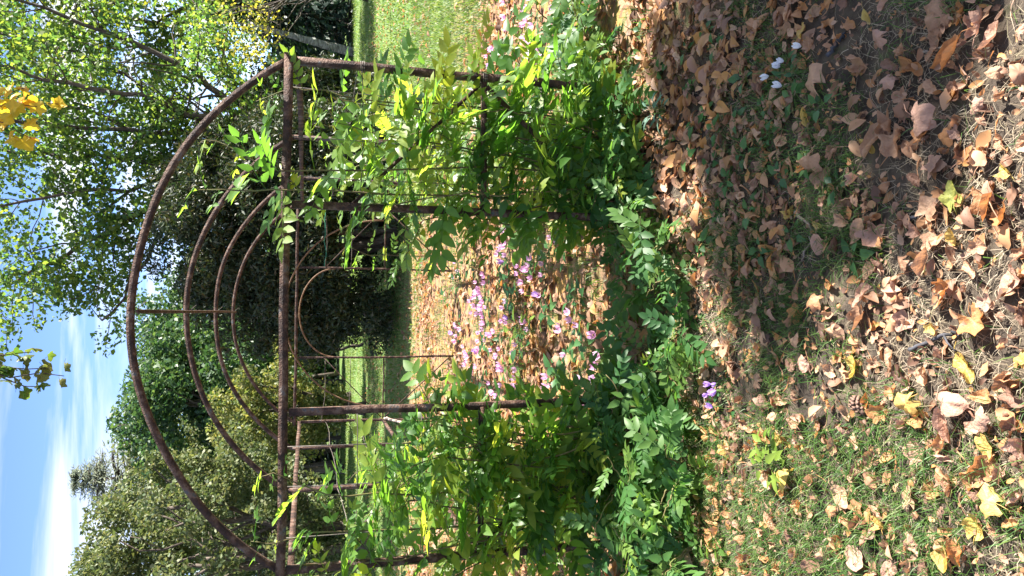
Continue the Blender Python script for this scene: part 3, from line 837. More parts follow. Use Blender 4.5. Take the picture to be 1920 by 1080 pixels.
# door posts, mid rails and diagonal braces of both gable ends
for i in (0, 3):
    y = YS[i]
    th = 0.034 if i == 0 else 0.02
    tz = 0.024 if i == 0 else 0.02
    for s in (-1, 1):
        xb = s * (DOOR + (0.02 if (i == 0 and s > 0) else 0.0)) if i == 0 else s * 0.475
        lean = -0.02 if (i == 0 and s < 0) else 0.0
        if i == 0 and s < 0: xb = -0.43
        apart('door_post', bar((xb, y + 0.003, -0.15), (xb + lean, y + 0.003, ZS - tz), th, None, (0, 1, 0), 6, 0.003, 80 + i + s),
              label='door post with flakes of old blue-grey paint' if (i == 0 and s < 0) else None)
        x_in = xb + s * th / 2; x_out = s * (HS - (0.022 if i == 0 else 0.017))
        apart('mid_rail', bar((x_in, y, ZM), (x_out, y, ZM), th * 0.75, None, (0, 0, 1), 4, 0.002, 90 + i + s))
        apart('brace', bar((x_out - s * 0.01, y + 0.03, ZM - 0.02), (x_in, y + 0.03, 0.05), th * 0.62, th * 0.4, (0, 1, 0), 4, 0.003, 95 + i + s))
        if not (i == 0 and s < 0):
            apart('brace', bar((x_out - s * 0.01, y + 0.03, ZM + 0.02), (x_in, y + 0.03, ZM + 0.62), th * 0.5, th * 0.35, (0, 1, 0), 4, 0.003, 97 + i + s))
# thin hoops in the far end: one between the outer posts, one over its doorway
for (hw, z0, z1, yy) in ((1.0, ZM + 0.02, ZS + 0.12, YS[3] - 0.05), (0.47, ZM + 0.52, ZS - 0.03, YS[3] + 0.02)):
    a = np.linspace(0, math.pi, 33)
    P = np.stack([hw * np.cos(a), np.full(33, yy), z0 + (z1 - z0) * np.sin(a)], -1)
    apart('hoop', Geo().tube(P, 0.0085, 6), 'rust_thin', True)
# side braces (one weathered pale lath, one hanging loose) and wires
apart('lath', bar((-HS + 0.02, YS[3] - 0.03, ZM - 0.02), (-HS + 0.02, YS[2] + 0.1, 0.18), 0.035, 0.018, (1, 0, 0)), 'pale_wood', label='pale weathered wooden lath leaning across the left side')
apart('lath', bar((-HS + 0.03, YS[3] - 0.03, ZM - 0.03), (-HS - 0.12, YS[3] - 0.1, 0.38), 0.03, 0.012, (1, 0, 0)), 'pale_wood', label='short pinkish lath hanging from the far left post')
for s in (-1, 1):
    for z in (1.36, 1.06, 0.47, 0.22):
        P = wander((s * 0.46, YS[0] + 0.035, z), (s * (HS), YS[0] + 0.035, z), 9, 0.012, rng, -0.01)
        apart('wire', Geo().tube(P, 0.0022, 4), 'wire')
        for j in range(3):
            P = wander((s * HS, YS[j], z + 0.02), (s * HS, YS[j + 1], z + 0.02), 7, 0.006, rng, -0.012)
            apart('wire', Geo().tube(P, 0.0025, 4), 'wire')
    for x in (0.62, 0.8, 1.03):
        P = wander((s * x, YS[0] + 0.04, 0.1), (s * x + 0.01, YS[0] + 0.04, ZS - 0.02), 9, 0.006, rng)
        apart('wire', Geo().tube(P, 0.0022, 4), 'wire')
for z in (1.42, 1.16):
    apart('wire', Geo().tube(wander((-HS, YS[3] - 0.02, z), (-0.48, YS[3] - 0.02, z - 0.03), 9, 0.012, rng, -0.03), 0.0028, 4), 'wire')
    apart('wire', Geo().tube(wander((0.48, YS[3] - 0.02, z - 0.02), (HS, YS[3] - 0.02, z), 9, 0.012, rng, -0.03), 0.0028, 4), 'wire')
st0 = at_depth(610, 392, YS[3] - 0.06); st1 = at_depth(608, 500, YS[3] - 0.06)
stg = link('string', Geo().tube(wander(st0, st1, 12, 0.03, rng, -0.015), 0.0035, 5).mesh('string', M['string'], False, ORG), arb)
stg['label'] = 'loose piece of green garden string'


# ------------------------------------------------------------------ pinnate leaves of the vine
def leaflet(Ln, W, fold, bend):
    """8 vertices, folded along the midrib; from the origin along +x"""
    V = [(0, 0, 0)]
    for t, w in ((0.3, 0.95), (0.66, 0.72)):
        z = -bend * t * t * Ln
        V += [(t * Ln, w * W / 2, z + fold * w * W / 2), (t * Ln, 0, z), (t * Ln, -w * W / 2, z + fold * w * W / 2)]
    V.append((Ln, 0, -bend * Ln))
    T = [(0, 2, 1), (0, 3, 2), (1, 2, 4), (2, 5, 4), (2, 3, 5), (3, 6, 5), (4, 5, 7), (5, 6, 7)]
    return np.array(V, float), np.array(T)


def pinnate(seed, pairs, length, ll, lw, mat, droop=0.25, spread=62):
    r = np.random.default_rng(seed)
    g = Geo()
    t = np.linspace(0, 1, 5)
    rx_ = np.stack([t * length, 0.03 * length * np.sin(t * 3 + seed), -droop * length * t ** 1.8], -1)
    g.tube(rx_, [0.0024, 0.002, 0.0017, 0.0014, 0.001], 3)
    def pt(f):
        return np.array([np.interp(f, t, rx_[:, k]) for k in range(3)])
    def put(f, ang_, s):
        V, T = leaflet(ll * s * r.uniform(0.88, 1.1), lw * s * r.uniform(0.88, 1.12), r.uniform(0.02, 0.35), r.uniform(-0.05, 0.35))
        tl = r.normal() * 0.25
        V[:, 1:] = V[:, 1:] @ np.array([[math.cos(tl), -math.sin(tl)], [math.sin(tl), math.cos(tl)]]).T
        c, s_ = math.cos(ang_), math.sin(ang_)
        V[:, :2] = V[:, :2] @ np.array([[c, -s_], [s_, c]]).T
        g.add(V + pt(f), None, T)
    for k in range(pairs):
        f = 0.2 + 0.72 * k / max(pairs - 1, 1)
        s = 0.72 + 0.28 * math.sin(math.pi * (0.25 + 0.6 * k / pairs))
        for sg in (-1, 1):
            put(f + sg * 0.012, sg * math.radians(spread - 14 * k / pairs + r.normal() * 7), s)
    put(1.0, r.normal() * 0.1, 1.0)
    return g.mesh('pinnate_leaf', mat)


LEAF_HI = [pinnate(700 + k, 4 + k % 3, 0.2 + 0.016 * (k % 4), 0.076, 0.037, M['vine'], 0.15 + 0.08 * (k % 4)) for k in range(7)]
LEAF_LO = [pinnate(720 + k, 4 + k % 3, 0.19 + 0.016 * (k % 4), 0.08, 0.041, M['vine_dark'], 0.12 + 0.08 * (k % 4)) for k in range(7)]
LEAF_TIP = [pinnate(740 + k, 2 + k % 2, 0.085, 0.042, 0.017, M['vine'], 0.1) for k in range(3)]


def grow(root, org, P, meshes, r, step=0.085, scale=1.0, r0=0.006, out_dir=None, tip=True, skip=0.12, jitter=1.0):
    """a stem along P with pinnate leaves set alternately on it"""
    stem = link('stem', Geo().tube(P, np.linspace(r0, 0.0018, len(P)), 5).mesh('stem', M['stem'], True, org), root)
    seg = np.r_[0, np.cumsum(np.linalg.norm(np.diff(P, axis=0), axis=1))]
    Ltot = seg[-1]
    s = Ltot * skip
    k = 0
    a0 = r.random() * 6.28
    while s < Ltot:
        p = np.array([np.interp(s, seg, P[:, q]) for q in range(3)])
        tdir = np.array([np.interp(min(s + 0.03, Ltot), seg, P[:, q]) - np.interp(max(s - 0.03, 0), seg, P[:, q]) for q in range(3)])
        tdir /= np.linalg.norm(tdir) + 1e-9
        a = a0 + k * 2.4 + r.normal() * 0.35
        d = np.array([math.cos(a), math.sin(a), 0.0])
        d = d - tdir * (d @ tdir) * 0.6
        if out_dir is not None: d = d + np.asarray(out_dir) * r.uniform(0.2, 1.0)
        d = d / (np.linalg.norm(d) + 1e-9) + tdir * 0.35 + [0, 0, r.uniform(-0.25, 0.35)]
        nrm = np.array([r.normal() * 0.45, r.normal() * 0.45 - 0.55, 0.85]) + np.array(sun_dir) * 0.25
        near_tip = tip and s > Ltot * 0.9
        ms = LEAF_TIP if near_tip else meshes
        o = link('leaf', ms[r.integers(len(ms))], stem)
        R = rot_from(d[None], nrm[None])[0] * scale * r.uniform(0.6, 1.22)
        mw = Matrix([[*R[q], (p - org)[q]] for q in range(3)] + [[0, 0, 0, 1]])
        o.matrix_local = mw
        s += step * r.uniform(0.75, 1.3) * (0.6 if near_tip else 1.0)
        k += 1
    return k


def vine(label, org, paths, seed, meshes=LEAF_HI, step=0.085, scale=1.0, out_dir=None, group=None, name='climbing_vine'):
    org = np.asarray(org, float)
    root = empty(name, org)
    tag(root, label, 'vine', group)
    r = np.random.default_rng(seed)
    tot = 0
    for (pts, amp) in paths:
        pts = np.asarray(pts, float)
        # smooth path through the given points
        t = np.linspace(0, len(pts) - 1, 18)
        P = np.stack([np.interp(t, np.arange(len(pts)), pts[:, q]) for q in range(3)], -1)
        for _ in range(2):
            P[1:-1] = (P[:-2] + 2 * P[1:-1] + P[2:]) / 4
        w = np.cumsum(r.normal(size=P.shape), 0); w -= np.linspace(0, 1, len(P))[:, None] * w[-1]
        P = P + w * amp / 4
        tot += grow(root, org, P, meshes, r, step, scale, out_dir=out_dir)
    return tot


r = np.random.default_rng(801)
# right panel: stems up the front trellis
paths = []
for k in range(14):
    x0 = r.uniform(0.5, 1.1); x1 = np.clip(x0 + r.normal() * 0.22, 0.45, 1.2)
    zt = r.uniform(0.55, 1.6) if x1 < 0.95 else r.uniform(0.5, 1.15)
    paths.append(([(x0, D1 + 0.06, 0.0), ((x0 + x1) / 2, D1 + r.uniform(-0.1, 0.1), zt * 0.5), (x1, D1 + r.uniform(-0.12, 0.12), zt), (x1 + r.normal() * 0.12, D1 + r.uniform(-0.2, 0.1), zt + 0.12)], 0.05))
# two long shoots over the tie bar
paths.append(([(0.72, D1 + 0.05, 0.0), (0.7, D1 + 0.03, 0.9), at_depth(560, 330, D1 - 0.03), at_depth(480, 330, D1 - 0.05), at_depth(395, 262, D1 - 0.04), at_depth(372, 272, D1 - 0.05)], 0.03))
paths.append(([(0.6, D1 + 0.05, 0.0), (0.55, D1 + 0.03, 0.9), at_depth(560, 355, D1 - 0.04), at_depth(470, 362, D1 - 0.05), at_depth(372, 365, D1 - 0.05), at_depth(358, 352, D1 - 0.05)], 0.03))
paths.append(([(0.95, D1 + 0.05, 0.0), (1.0, D1 + 0.03, 0.8), at_depth(640, 190, D1 + 0.02), at_depth(545, 165, D1 + 0.03), at_depth(480, 190, D1 + 0.02)], 0.03))
n1 = vine('green vine climbing the right front panel, two shoots above the tie bar', (0.8, D1, 0), paths, 811, step=0.078, scale=1.2, out_dir=(-0.1, -0.3, 0))
# left panel
paths = []
for k in range(16):
    x0 = -r.uniform(0.55, 1.15); x1 = np.clip(x0 + r.normal() * 0.2, -1.3, -0.52)
    zt = r.uniform(0.75, 1.5)
    paths.append(([(x0, D1 + 0.06, 0.0), ((x0 + x1) / 2, D1 + r.uniform(-0.12, 0.1), zt * 0.5), (x1, D1 + r.uniform(-0.15, 0.12), zt), (x1 + r.normal() * 0.12, D1 - 0.1, zt + 0.1)], 0.05))
paths.append(([(-0.85, D1 + 0.05, 0.0), (-0.85, D1, 0.9), at_depth(600, 940, D1 - 0.03), at_depth(515, 895, D1 - 0.05), at_depth(482, 905, D1 - 0.05)], 0.03))
paths.append(([(-1.0, D1 + 0.05, 0.0), (-1.0, D1, 0.9), at_depth(610, 985, D1 - 0.03), at_depth(530, 1000, D1 - 0.05), at_depth(470, 1015, D1 - 0.05)], 0.03))
n2 = vine('green vine climbing the left front panel of the arbour', (-0.85, D1, 0), paths, 813, step=0.078, scale=1.2, out_dir=(0.1, -0.3, 0))
# side walls
paths = []
for k in range(17):
    y0 = D1 + r.uniform(0.3, 3.6); y1 = y0 + r.normal() * 0.3
    zt = r.uniform(0.8, 1.55) * (1 - 0.12 * (y0 - D1) / 3.6)
    paths.append(([(HS, y0, 0), (HS + r.normal() * 0.1, y0, zt * 0.5), (HS - r.uniform(-0.05, 0.25), y1, zt), (HS - r.uniform(-0.1, 0.3), y1, zt + 0.1)], 0.05))
paths.append(([(0.62, YS[3] - 0.1, 0), (0.6, YS[3] - 0.1, 0.6), at_depth(690, 480, YS[3] - 0.1), at_depth(650, 460, YS[3] - 0.1), at_depth(640, 480, YS[3] - 0.1)], 0.03))
n3 = vine('sunlit vine covering the right side wall behind the front panel', (HS, D1 + 1.8, 0), paths, 817, step=0.095, scale=1.05)
paths = []
for k in range(13):
    y0 = D1 + r.uniform(0.3, 2.2); y1 = y0 + r.normal() * 0.3
    zt = r.uniform(0.6, 1.35)
    paths.append(([(-HS, y0, 0), (-HS + r.normal() * 0.1, y0, zt * 0.5), (-HS + r.uniform(-0.05, 0.2), y1, zt), (-HS + r.uniform(-0.1, 0.3), y1, zt + 0.1)], 0.05))
n4 = vine('vine covering the left side wall behind the front panel', (-HS, D1 + 1.2, 0), paths, 819, step=0.1)

# low suckers spreading on the ground in front of the posts
SUCK = {
    'right': [(1120, 40, .45), (1095, 95, .5), (1150, 120, .4), (1150, 190, .45), (1190, 220, .36), (1140, 265, .45), (1190, 300, .4), (1150, 345, .42), (1205, 365, .34)],
    'door': [(1225, 420, .3), (1260, 465, .26), (1175, 465, .3), (1285, 520, .2), (1215, 545, .2), (1300, 610, .18), (1235, 640, .2), (1275, 700, .2), (1205, 705, .26), (1150, 740, .3)],
    'left': [(1190, 790, .36), (1255, 800, .3), (1150, 850, .42), (1225, 875, .38), (1295, 880, .26), (1180, 930, .42), (1260, 960, .36), (1210, 1020, .42), (1310, 1010, .3), (1270, 1070, .38)]}
ORD = ['first', 'second', 'third', 'fourth', 'fifth', 'sixth', 'seventh', 'eighth', 'ninth', 'tenth', 'eleventh']
WHERE = {'right': 'low leafy vine shoot below the right panel, %s counted from its outer post',
         'door': 'low leafy vine shoot across the doorway, %s counted from the right door post',
         'left': 'low leafy vine shoot below the left panel, %s counted from its door post'}
ns = 0
for side, lst in SUCK.items():
    lst = sorted(lst, key=lambda q: q[1])
    for k, (px, py, h) in enumerate(lst):
        o = on_ground(px, py); o[2] = ground_z(o[0], o[1])
        r = np.random.default_rng(900 + int(px + py))
        paths = []
        for q in range(4 if side != 'door' else 3):
            a = r.random() * 6.28
            ln = h * r.uniform(0.7, 1.2)
            e = o + np.array([math.cos(a) * ln * 0.7, math.sin(a) * ln * 0.6 - 0.05, ln * r.uniform(0.5, 1.0)])
            paths.append(([o - [0, 0, 0.01], (o + e) / 2 + [0, 0, ln * 0.18], e], 0.02))
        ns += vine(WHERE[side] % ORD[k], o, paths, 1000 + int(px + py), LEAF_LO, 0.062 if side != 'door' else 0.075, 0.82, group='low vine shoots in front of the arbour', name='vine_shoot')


# ------------------------------------------------------------------ fallen leaves
def fallen(seed, style, lobes):
    """lobed or oval blade on a polar grid, then curled; about 9 cm"""
    r = np.random.default_rng(seed)
    nA = 22
    th = np.linspace(0, 2 * math.pi, nA, endpoint=False)
    if lobes:
        prof = 0.62 + 0.30 * np.abs(np.cos(2.5 * (th))) ** 1.3 + 0.10 * np.cos(th) + 0.04 * r.normal(size=nA)
        prof *= np.where(np.abs(th - math.pi) < 0.35, 0.55, 1.0)
        X = prof * np.cos(th); Y = prof * np.sin(th) * 0.95
    else:
        prof = 1 + 0.03 * r.normal(size=nA)
        X = prof * np.cos(th); Y = prof * np.sin(th) * (0.52 + 0.14 * r.random()) * (1 - 0.22 * np.cos(th))
    rings = [(0.36, 0.0), (0.7, 0.0), (1.0, 0.0)]
    V = [(0, 0, 0)]
    for f, _ in rings:
        for k in range(nA): V.append((X[k] * f, Y[k] * f, 0))
    V = np.array(V)
    T = [(0, 1 + k, 1 + (k + 1) % nA) for k in range(nA)]
    for q in range(len(rings) - 1):
        a, b = 1 + q * nA, 1 + (q + 1) * nA
        for k in range(nA):
            k2 = (k + 1) % nA
            T += [(a + k, b + k, b + k2), (a + k, b + k2, a + k2)]
    rad = np.hypot(V[:, 0], V[:, 1]); an = np.arctan2(V[:, 1], V[:, 0])
    V[:, 2] += 0.13 * rad * np.sin(an * 3 + r.random() * 6) + 0.09 * rad * np.sin(an * 7 + r.random() * 6)

    def roll(axis, kappa, phi):
        c, s = math.cos(phi), math.sin(phi)
        u = V[:, 0] * c + V[:, 1] * s; v = -V[:, 0] * s + V[:, 1] * c
        a = u * kappa
        R_ = 1 / kappa
        u2 = np.sin(a) * (R_ - V[:, 2]); z2 = R_ - np.cos(a) * (R_ - V[:, 2])
        V[:, 0] = u2 * c - v * s; V[:, 1] = u2 * s + v * c; V[:, 2] = z2
    if style == 'flat':
        roll(0, 0.6, r.random() * 3)
    elif style == 'curled':
        roll(0, 1.5, r.random() * 0.6 + 1.2); roll(0, 0.8, r.random() * 0.8)
    elif style == 'rolled':
        roll(0, 2.6 + 0.7 * r.random(), math.pi / 2 + r.normal() * 0.2)
    elif style == 'cupped':
        roll(0, 1.1, 0.3); roll(0, 1.1, 1.87)
    elif style == 'folded':
        V[:, 2] += np.abs(V[:, 1]) * 1.1; V[:, 1] *= 0.62; roll(0, 0.7, 0.1)
    elif style == 'arched':
        roll(0, -1.3, r.random() * 0.5); roll(0, -0.7, 1.6)
    V *= 0.05
    V[:, 2] -= V[:, 2].min()
    g = Geo().add(V, None, T)
    j = 1 + 2 * nA + nA // 2
    p0 = V[j]
    g.tube(np.array([p0, p0 + [-0.016, 0.003, 0.004], p0 + [-0.036, 0.01, -0.002]]), 0.0011, 3)
    return g


STYLES = ['flat', 'curled', 'rolled', 'cupped', 'folded', 'arched']
SHAPES = {st: [fallen(1200 + 17 * i + k, st, k % 2 == 0) for k in range(7)] for i, st in enumerate(STYLES)}
FM = {}
for st in STYLES:
    for k, g in enumerate(SHAPES[st]):
        for c, mt in LEAFM.items():
            FM[(st, k, c)] = None

LAND = {'white flowers': (1465, 130), 'purple flowers': (1340, 735), 'bent grey twig': (1522, 452), 'pine cone': (1624, 762), 'dark twig in the grass': (1770, 630),
        'lime green leaf': (1802, 370), 'bright yellow leaf': (1804, 443), 'silver fern': (1255, 210), 'young lime weed': (1475, 860), 'red brown twig': (1240, 985),
        'blue grey stick': (1575, 82), 'straight pale twig': (1750, 95)}
LANDW = {k: on_ground(*v) for k, v in LAND.items()}


def leaf_mesh(st, k, c):
    if FM[(st, k, c)] is None:
        FM[(st, k, c)] = SHAPES[st][k].mesh('fallen_leaf', LEAFM[c], True)
    return FM[(st, k, c)]


records = []
used = []


def put_leaf(px, py, st, k, c, s, r):
    p = on_ground(px, py)
    p[2] = ground_z(p[0], p[1]) + r.uniform(0.006, 0.022)
    o = link('fallen_leaf', leaf_mesh(st, k, c))
    tilt = r.normal(size=2) * 0.28
    o.rotation_euler = (tilt[0], tilt[1], r.random() * 6.28)
    o.scale = (s, s, s)
    o.location = tuple(p)
    records.append((o, c, st, s, p))
    used.append((px, py))


r = np.random.default_rng(1300)
SPECIAL = [(1802, 370, 'flat', 2, 'lime', 1.2), (1804, 443, 'cupped', 1, 'yellow', 1.15), (1890, 400, 'cupped', 0, 'orange', 1.0), (1905, 325, 'folded', 2, 'yellow', 0.8),
           (1508, 60, 'flat', 1, 'yellow', 0.95), (1632, 30, 'folded', 1, 'yellow', 0.7), (1490, 897, 'arched', 1, 'yellow', 1.35), (1610, 690, 'cupped', 1, 'yellow', 1.15), (1725, 755, 'arched', 2, 'yellow', 1.3),
           (1668, 985, 'folded', 0, 'yellow', 1.0), (1886, 945, 'arched', 0, 'yellow', 1.25), (1848, 990, 'cupped', 2, 'yellow', 1.1), (1785, 1055, 'folded', 1, 'yellow', 1.3), (1866, 838, 'flat', 1, 'yellow', 0.9),
           (1527, 220, 'folded', 3, 'yellow', 0.95), (1640, 275, 'rolled', 1, 'yellow', 0.9), (1542, 420, 'folded', 1, 'yellow', 0.8), (1760, 315, 'flat', 0, 'pinkish', 1.0), (1275, 122, 'flat', 0, 'pinkish', 1.1),
           (1755, 488, 'folded', 1, 'tan', 1.2), (1755, 395, 'flat', 2, 'tan', 1.15), (1650, 445, 'curled', 0, 'pinkish', 1.6), (1548, 300, 'arched', 0, 'tan', 1.5), (1550, 335, 'cupped', 2, 'tan', 1.3),
           (1675, 230, 'rolled', 0, 'tan', 1.4), (1748, 220, 'arched', 2, 'pinkish', 1.5), (1745, 250, 'cupped', 0, 'orange', 1.3), (1655, 265, 'rolled', 3, 'tan', 1.4), (1690, 265, 'curled', 2, 'tan', 1.5),
           (1760, 30, 'arched', 0, 'tan', 1.4), (1800, 25, 'cupped', 2, 'orange', 1.1), (1790, 105, 'rolled', 1, 'orange', 1.5), (1840, 50, 'rolled', 2, 'pinkish', 1.4), (1710, 125, 'rolled', 1, 'orange', 1.3),
           (1545, 150, 'arched', 2, 'tan', 1.6), (1610, 120, 'rolled', 0, 'tan', 1.5), (1815, 300, 'rolled', 0, 'brown', 1.4), (1860, 375, 'curled', 2, 'orange', 1.4), (1850, 295, 'rolled', 1, 'tan', 1.2),
           (1625, 590, 'curled', 0, 'tan', 1.5), (1685, 545, 'curled', 2, 'pinkish', 1.3), (1840, 605, 'cupped', 2, 'orange', 1.4), (1820, 690, 'rolled', 1, 'yellow', 1.1), (1800, 760, 'arched', 1, 'pinkish', 1.4),
           (1790, 790, 'folded', 3, 'pinkish', 1.3), (1614, 1050, 'flat', 3, 'pinkish', 1.3), (1730, 850, 'cupped', 0, 'pinkish', 1.3), (1850, 885, 'rolled', 3, 'orange', 1.5)]
for a in SPECIAL:
    put_leaf(*a[:5], a[5] * 0.8, r)
tries = 0
while len(records) < 300 and tries < 40000:
    tries += 1
    px, py = r.uniform(1240, 1945), r.uniform(-20, 1100)
    if px < 1330 and py > 430: continue
    d = vnoise(px, py, 70, 31)
    dens = 0.35 + 0.8 * d
    if py < 450 and px < 1620: dens += 0.35
    if px > 1650 and 330 < py < 600: dens -= 0.25
    if r.random() > dens: continue
    mind = 26 + (px - 1240) * 0.012
    if any((px - a) ** 2 + (py - b) ** 2 < mind ** 2 for a, b in used): continue
    c = r.choice(['tan', 'pinkish', 'brown', 'orange', 'yellow'], p=[0.42, 0.25, 0.19, 0.12, 0.02] if py < 550 else [0.4, 0.18, 0.12, 0.26, 0.04])
    st = r.choice(STYLES, p=[0.05, 0.26, 0.26, 0.13, 0.14, 0.16])
    put_leaf(px, py, st, int(r.integers(7)), c, r.uniform(0.4, 0.9), r)
# labels: each leaf by colour, form and the landmark it lies nearest to
buckets = {}
for rec in records:
    o, c, st, s, p = rec
    if c == 'lime':
        tag(o, 'flat lime green fallen leaf between the brown ones near the camera', 'leaf', 'fallen leaves in the foreground'); continue
    nm = min(LANDW, key=lambda q: np.linalg.norm(LANDW[q][:2] - p[:2]))
    buckets.setdefault((c, st, nm), []).append((np.linalg.norm(LANDW[nm][:2] - p[:2]), o))
CW = {'tan': 'tan', 'brown': 'dark brown', 'orange': 'orange', 'yellow': 'yellow', 'pinkish': 'pinkish brown'}
NTH = ['closest', 'second closest', 'third closest', 'fourth closest', 'fifth closest', 'sixth closest', 'seventh closest', 'eighth closest', 'ninth closest', 'tenth closest']
for (c, st, nm), lst in buckets.items():
    lst.sort(key=lambda q: q[0])
    for k, (d, o) in enumerate(lst):
        pre = '' if len(lst) == 1 else ', %s of its kind' % NTH[min(k, 9)]
        if len(lst) == 1:
            lab = '%s %s fallen leaf on the ground near the %s' % (CW[c], st, nm)
        else:
            lab = '%s %s fallen leaf, %s to the %s' % (CW[c], st, NTH[min(k, 9)], nm)
        tag(o, lab, 'leaf', 'fallen leaves in the foreground')


# the rest of the fallen leaves: carpet
def mini_leaf(kappa, seed, w):
    r = np.random.default_rng(seed)
    xs = [-1, -0.45, 0.2, 0.7, 1.0]; ws = [0.12, 0.8, 1.0, 0.5, 0.05]
    V = []
    for x, ww in zip(xs, ws):
        for y in (-1, 0, 1):
            yy = y * ww * w
            a = yy * kappa
            V.append((x, math.sin(a) / kappa, (1 - math.cos(a)) / kappa + 0.22 * x * x * (1 if seed % 2 else -1) + r.normal() * 0.06))
    V = np.array(V); V[:, 2] -= V[:, 2].min()
    T = []
    for i in range(4):
        for j in range(2):
            a = i * 3 + j
            T += [(a, a + 3, a + 4), (a, a + 4, a + 1)]
    return V * 0.042, np.array(T)


r = np.random.default_rng(1400)
LV, LT, off = [], [], 0


def carpet(P2, size, r, width=0.62):
    global off
    n = len(P2)
    kinds = r.integers(6, size=n)
    for q in range(6):
        S = P2[kinds == q]
        k = len(S)
        if k == 0: continue
        V, T = mini_leaf([0.9, 1.6, 2.4, 1.2, 2.0, 0.6][q], q, width)
        z = ground_z(S[:, 0], S[:, 1]) + r.uniform(0.0, 0.022, k)
        nrm = r.normal(size=(k, 3)) * 0.38 + [0, 0, 1]
        ax = r.normal(size=(k, 3)) * [1, 1, 0.25]
        W, Fq = scatter(V, T, np.column_stack([S, z]), rot_from(ax, nrm), size * r.uniform(0.55, 1.3, k))
        LV.append(W); LT.append(Fq + off); off += len(W)


def in_view(n, px0, px1, py0, py1, r):
    """ground points spread evenly over the ground that a stretch of the view covers"""
    px = r.uniform(px0, px1, n); py = r.uniform(py0, py1, n)
    d = fwd[None] * F_PX + CAMX[None] * (px - CX)[:, None] - CAMY[None] * (py - CY)[:, None]
    t = -CAM[2] / d[:, 2]
    return (CAM + d * t[:, None])[:, :2]


# tunnel floor and the strip around the arbour
S = np.column_stack([r.uniform(-3.2, 4.2, 19000), r.uniform(2.5, 11.6, 19000)])
S = S[r.random(len(S)) < np.clip(1.9 * (0.65 * vnoise(S[:, 0], S[:, 1], 0.75, 41) + 0.35 * vnoise(S[:, 0], S[:, 1], 0.22, 42)) - 0.3, 0.06, 1)]
S = S[~((S[:, 1] < 3.3) & (S[:, 0] < 0.1) & (r.random(len(S)) < 0.75))]
S = S[(S[:, 1] < 10.8 - 3.6 * np.clip((S[:, 0] - 0.8) / 2.2, 0, 1) + r.normal(size=len(S)) * 0.5)]
carpet(S, 0.95, r)
S = np.column_stack([r.uniform(-7, -3.2, 5000), r.uniform(6, 11.5, 5000)]); carpet(S, 1.0, r)
# dense drift right of the doorway, beside the arbour
S = np.column_stack([r.uniform(0.15, 2.2, 1900), r.uniform(2.15, 3.5, 1900)])
S = S[r.random(len(S)) < 0.3 + 0.9 * vnoise(S[:, 0], S[:, 1], 0.35, 43)]
carpet(S, 0.72, r)
# thin scatter of small bits in the foreground grass
S = np.column_stack([r.uniform(-1.8, 2.0, 1700), r.uniform(1.0, 2.9, 1700)])
S = S[vnoise(S[:, 0], S[:, 1], 0.3, 45) > 0.45]
carpet(S, 0.6, r)
S = np.column_stack([r.uniform(-1.9, 2.1, 5000), r.uniform(0.95, 3.2, 5000)])
carpet(S, 0.26, r)
S = np.column_stack([r.uniform(-1.9, 2.1, 1500), r.uniform(0.95, 3.4, 1500)])
carpet(S, 0.75, r, 0.045)
# curled leaves of full size, more than can be told apart, over the sunlit grass and the drift
n_ = 1800
S = np.column_stack([r.uniform(-2.2, 2.3, n_), r.uniform(0.9, 3.1, n_)])
S = S[r.random(n_) < np.clip(1.5 * vnoise(S[:, 0], S[:, 1], 0.4, 47) - 0.25 + 0.45 * (S[:, 0] < 0.15) - 0.35 * ((S[:, 0] > 0) & (S[:, 1] < 1.75)), 0, 1)]
kk = r.integers(42, size=len(S))
for q in range(42):
    P2 = S[kk == q]
    if not len(P2): continue
    g = SHAPES[STYLES[q // 7]][q % 7]
    V = g.v[0]; T = g.t[0]
    z = ground_z(P2[:, 0], P2[:, 1]) + r.uniform(0.002, 0.018, len(P2))
    nrm = r.normal(size=(len(P2), 3)) * 0.35 + [0, 0, 1]
    W, Fq = scatter(V, T, np.column_stack([P2, z]), rot_from(r.normal(size=(len(P2), 3)) * [1, 1, 0.2], nrm), 0.22 + 0.5 * r.random(len(P2)) ** 1.3)
    LV.append(W); LT.append(Fq + off); off += len(W)
# scattered further out on the lawn
S = np.column_stack([r.uniform(-9, 12, 4200), 10 + 11 * r.random(4200) ** 1.5]); carpet(S, 1.0, r)
lit = link('leaf_litter', np_mesh('leaf_litter', np.concatenate(LV), np.concatenate(LT), M['litter'], True))
tag(lit, 'carpet of small brown and orange fallen leaves', 'leaf litter', kind='stuff')


# ------------------------------------------------------------------ grass
def grass(n_pts, S, hgt, wid, r, lean=0.8):
    k = len(S)
    a = r.random(k) * 6.28
    h = hgt * r.uniform(0.45, 1.3, k)
    w = wid * r.uniform(0.6, 1.3, k)
    ln = lean * r.uniform(0.2, 1.4, k) * h
    d = np.column_stack([np.cos(a), np.sin(a)]); s = np.column_stack([-np.sin(a), np.cos(a)])
    z = ground_z(S[:, 0], S[:, 1]) - 0.004
    V = np.zeros((k, 5, 3))
    V[:, 0, :2] = S + s * w[:, None] / 2; V[:, 1, :2] = S - s * w[:, None] / 2
    m_ = S + d * ln[:, None] * 0.32
    V[:, 2, :2] = m_ + s * w[:, None] * 0.38; V[:, 3, :2] = m_ - s * w[:, None] * 0.38
    V[:, 4, :2] = S + d * ln[:, None]
    V[:, 0:2, 2] = z[:, None]; V[:, 2:4, 2] = (z + h * 0.6)[:, None]; V[:, 4, 2] = z + h * np.clip(1.05 - 0.3 * lean * r.random(k), 0.4, 1.1)
    o = (np.arange(k) * 5)[:, None]
    F = np.concatenate([o + [0, 1, 3], o + [0, 3, 2], o + [2, 3, 4]])
    return V.reshape(-1, 3), F


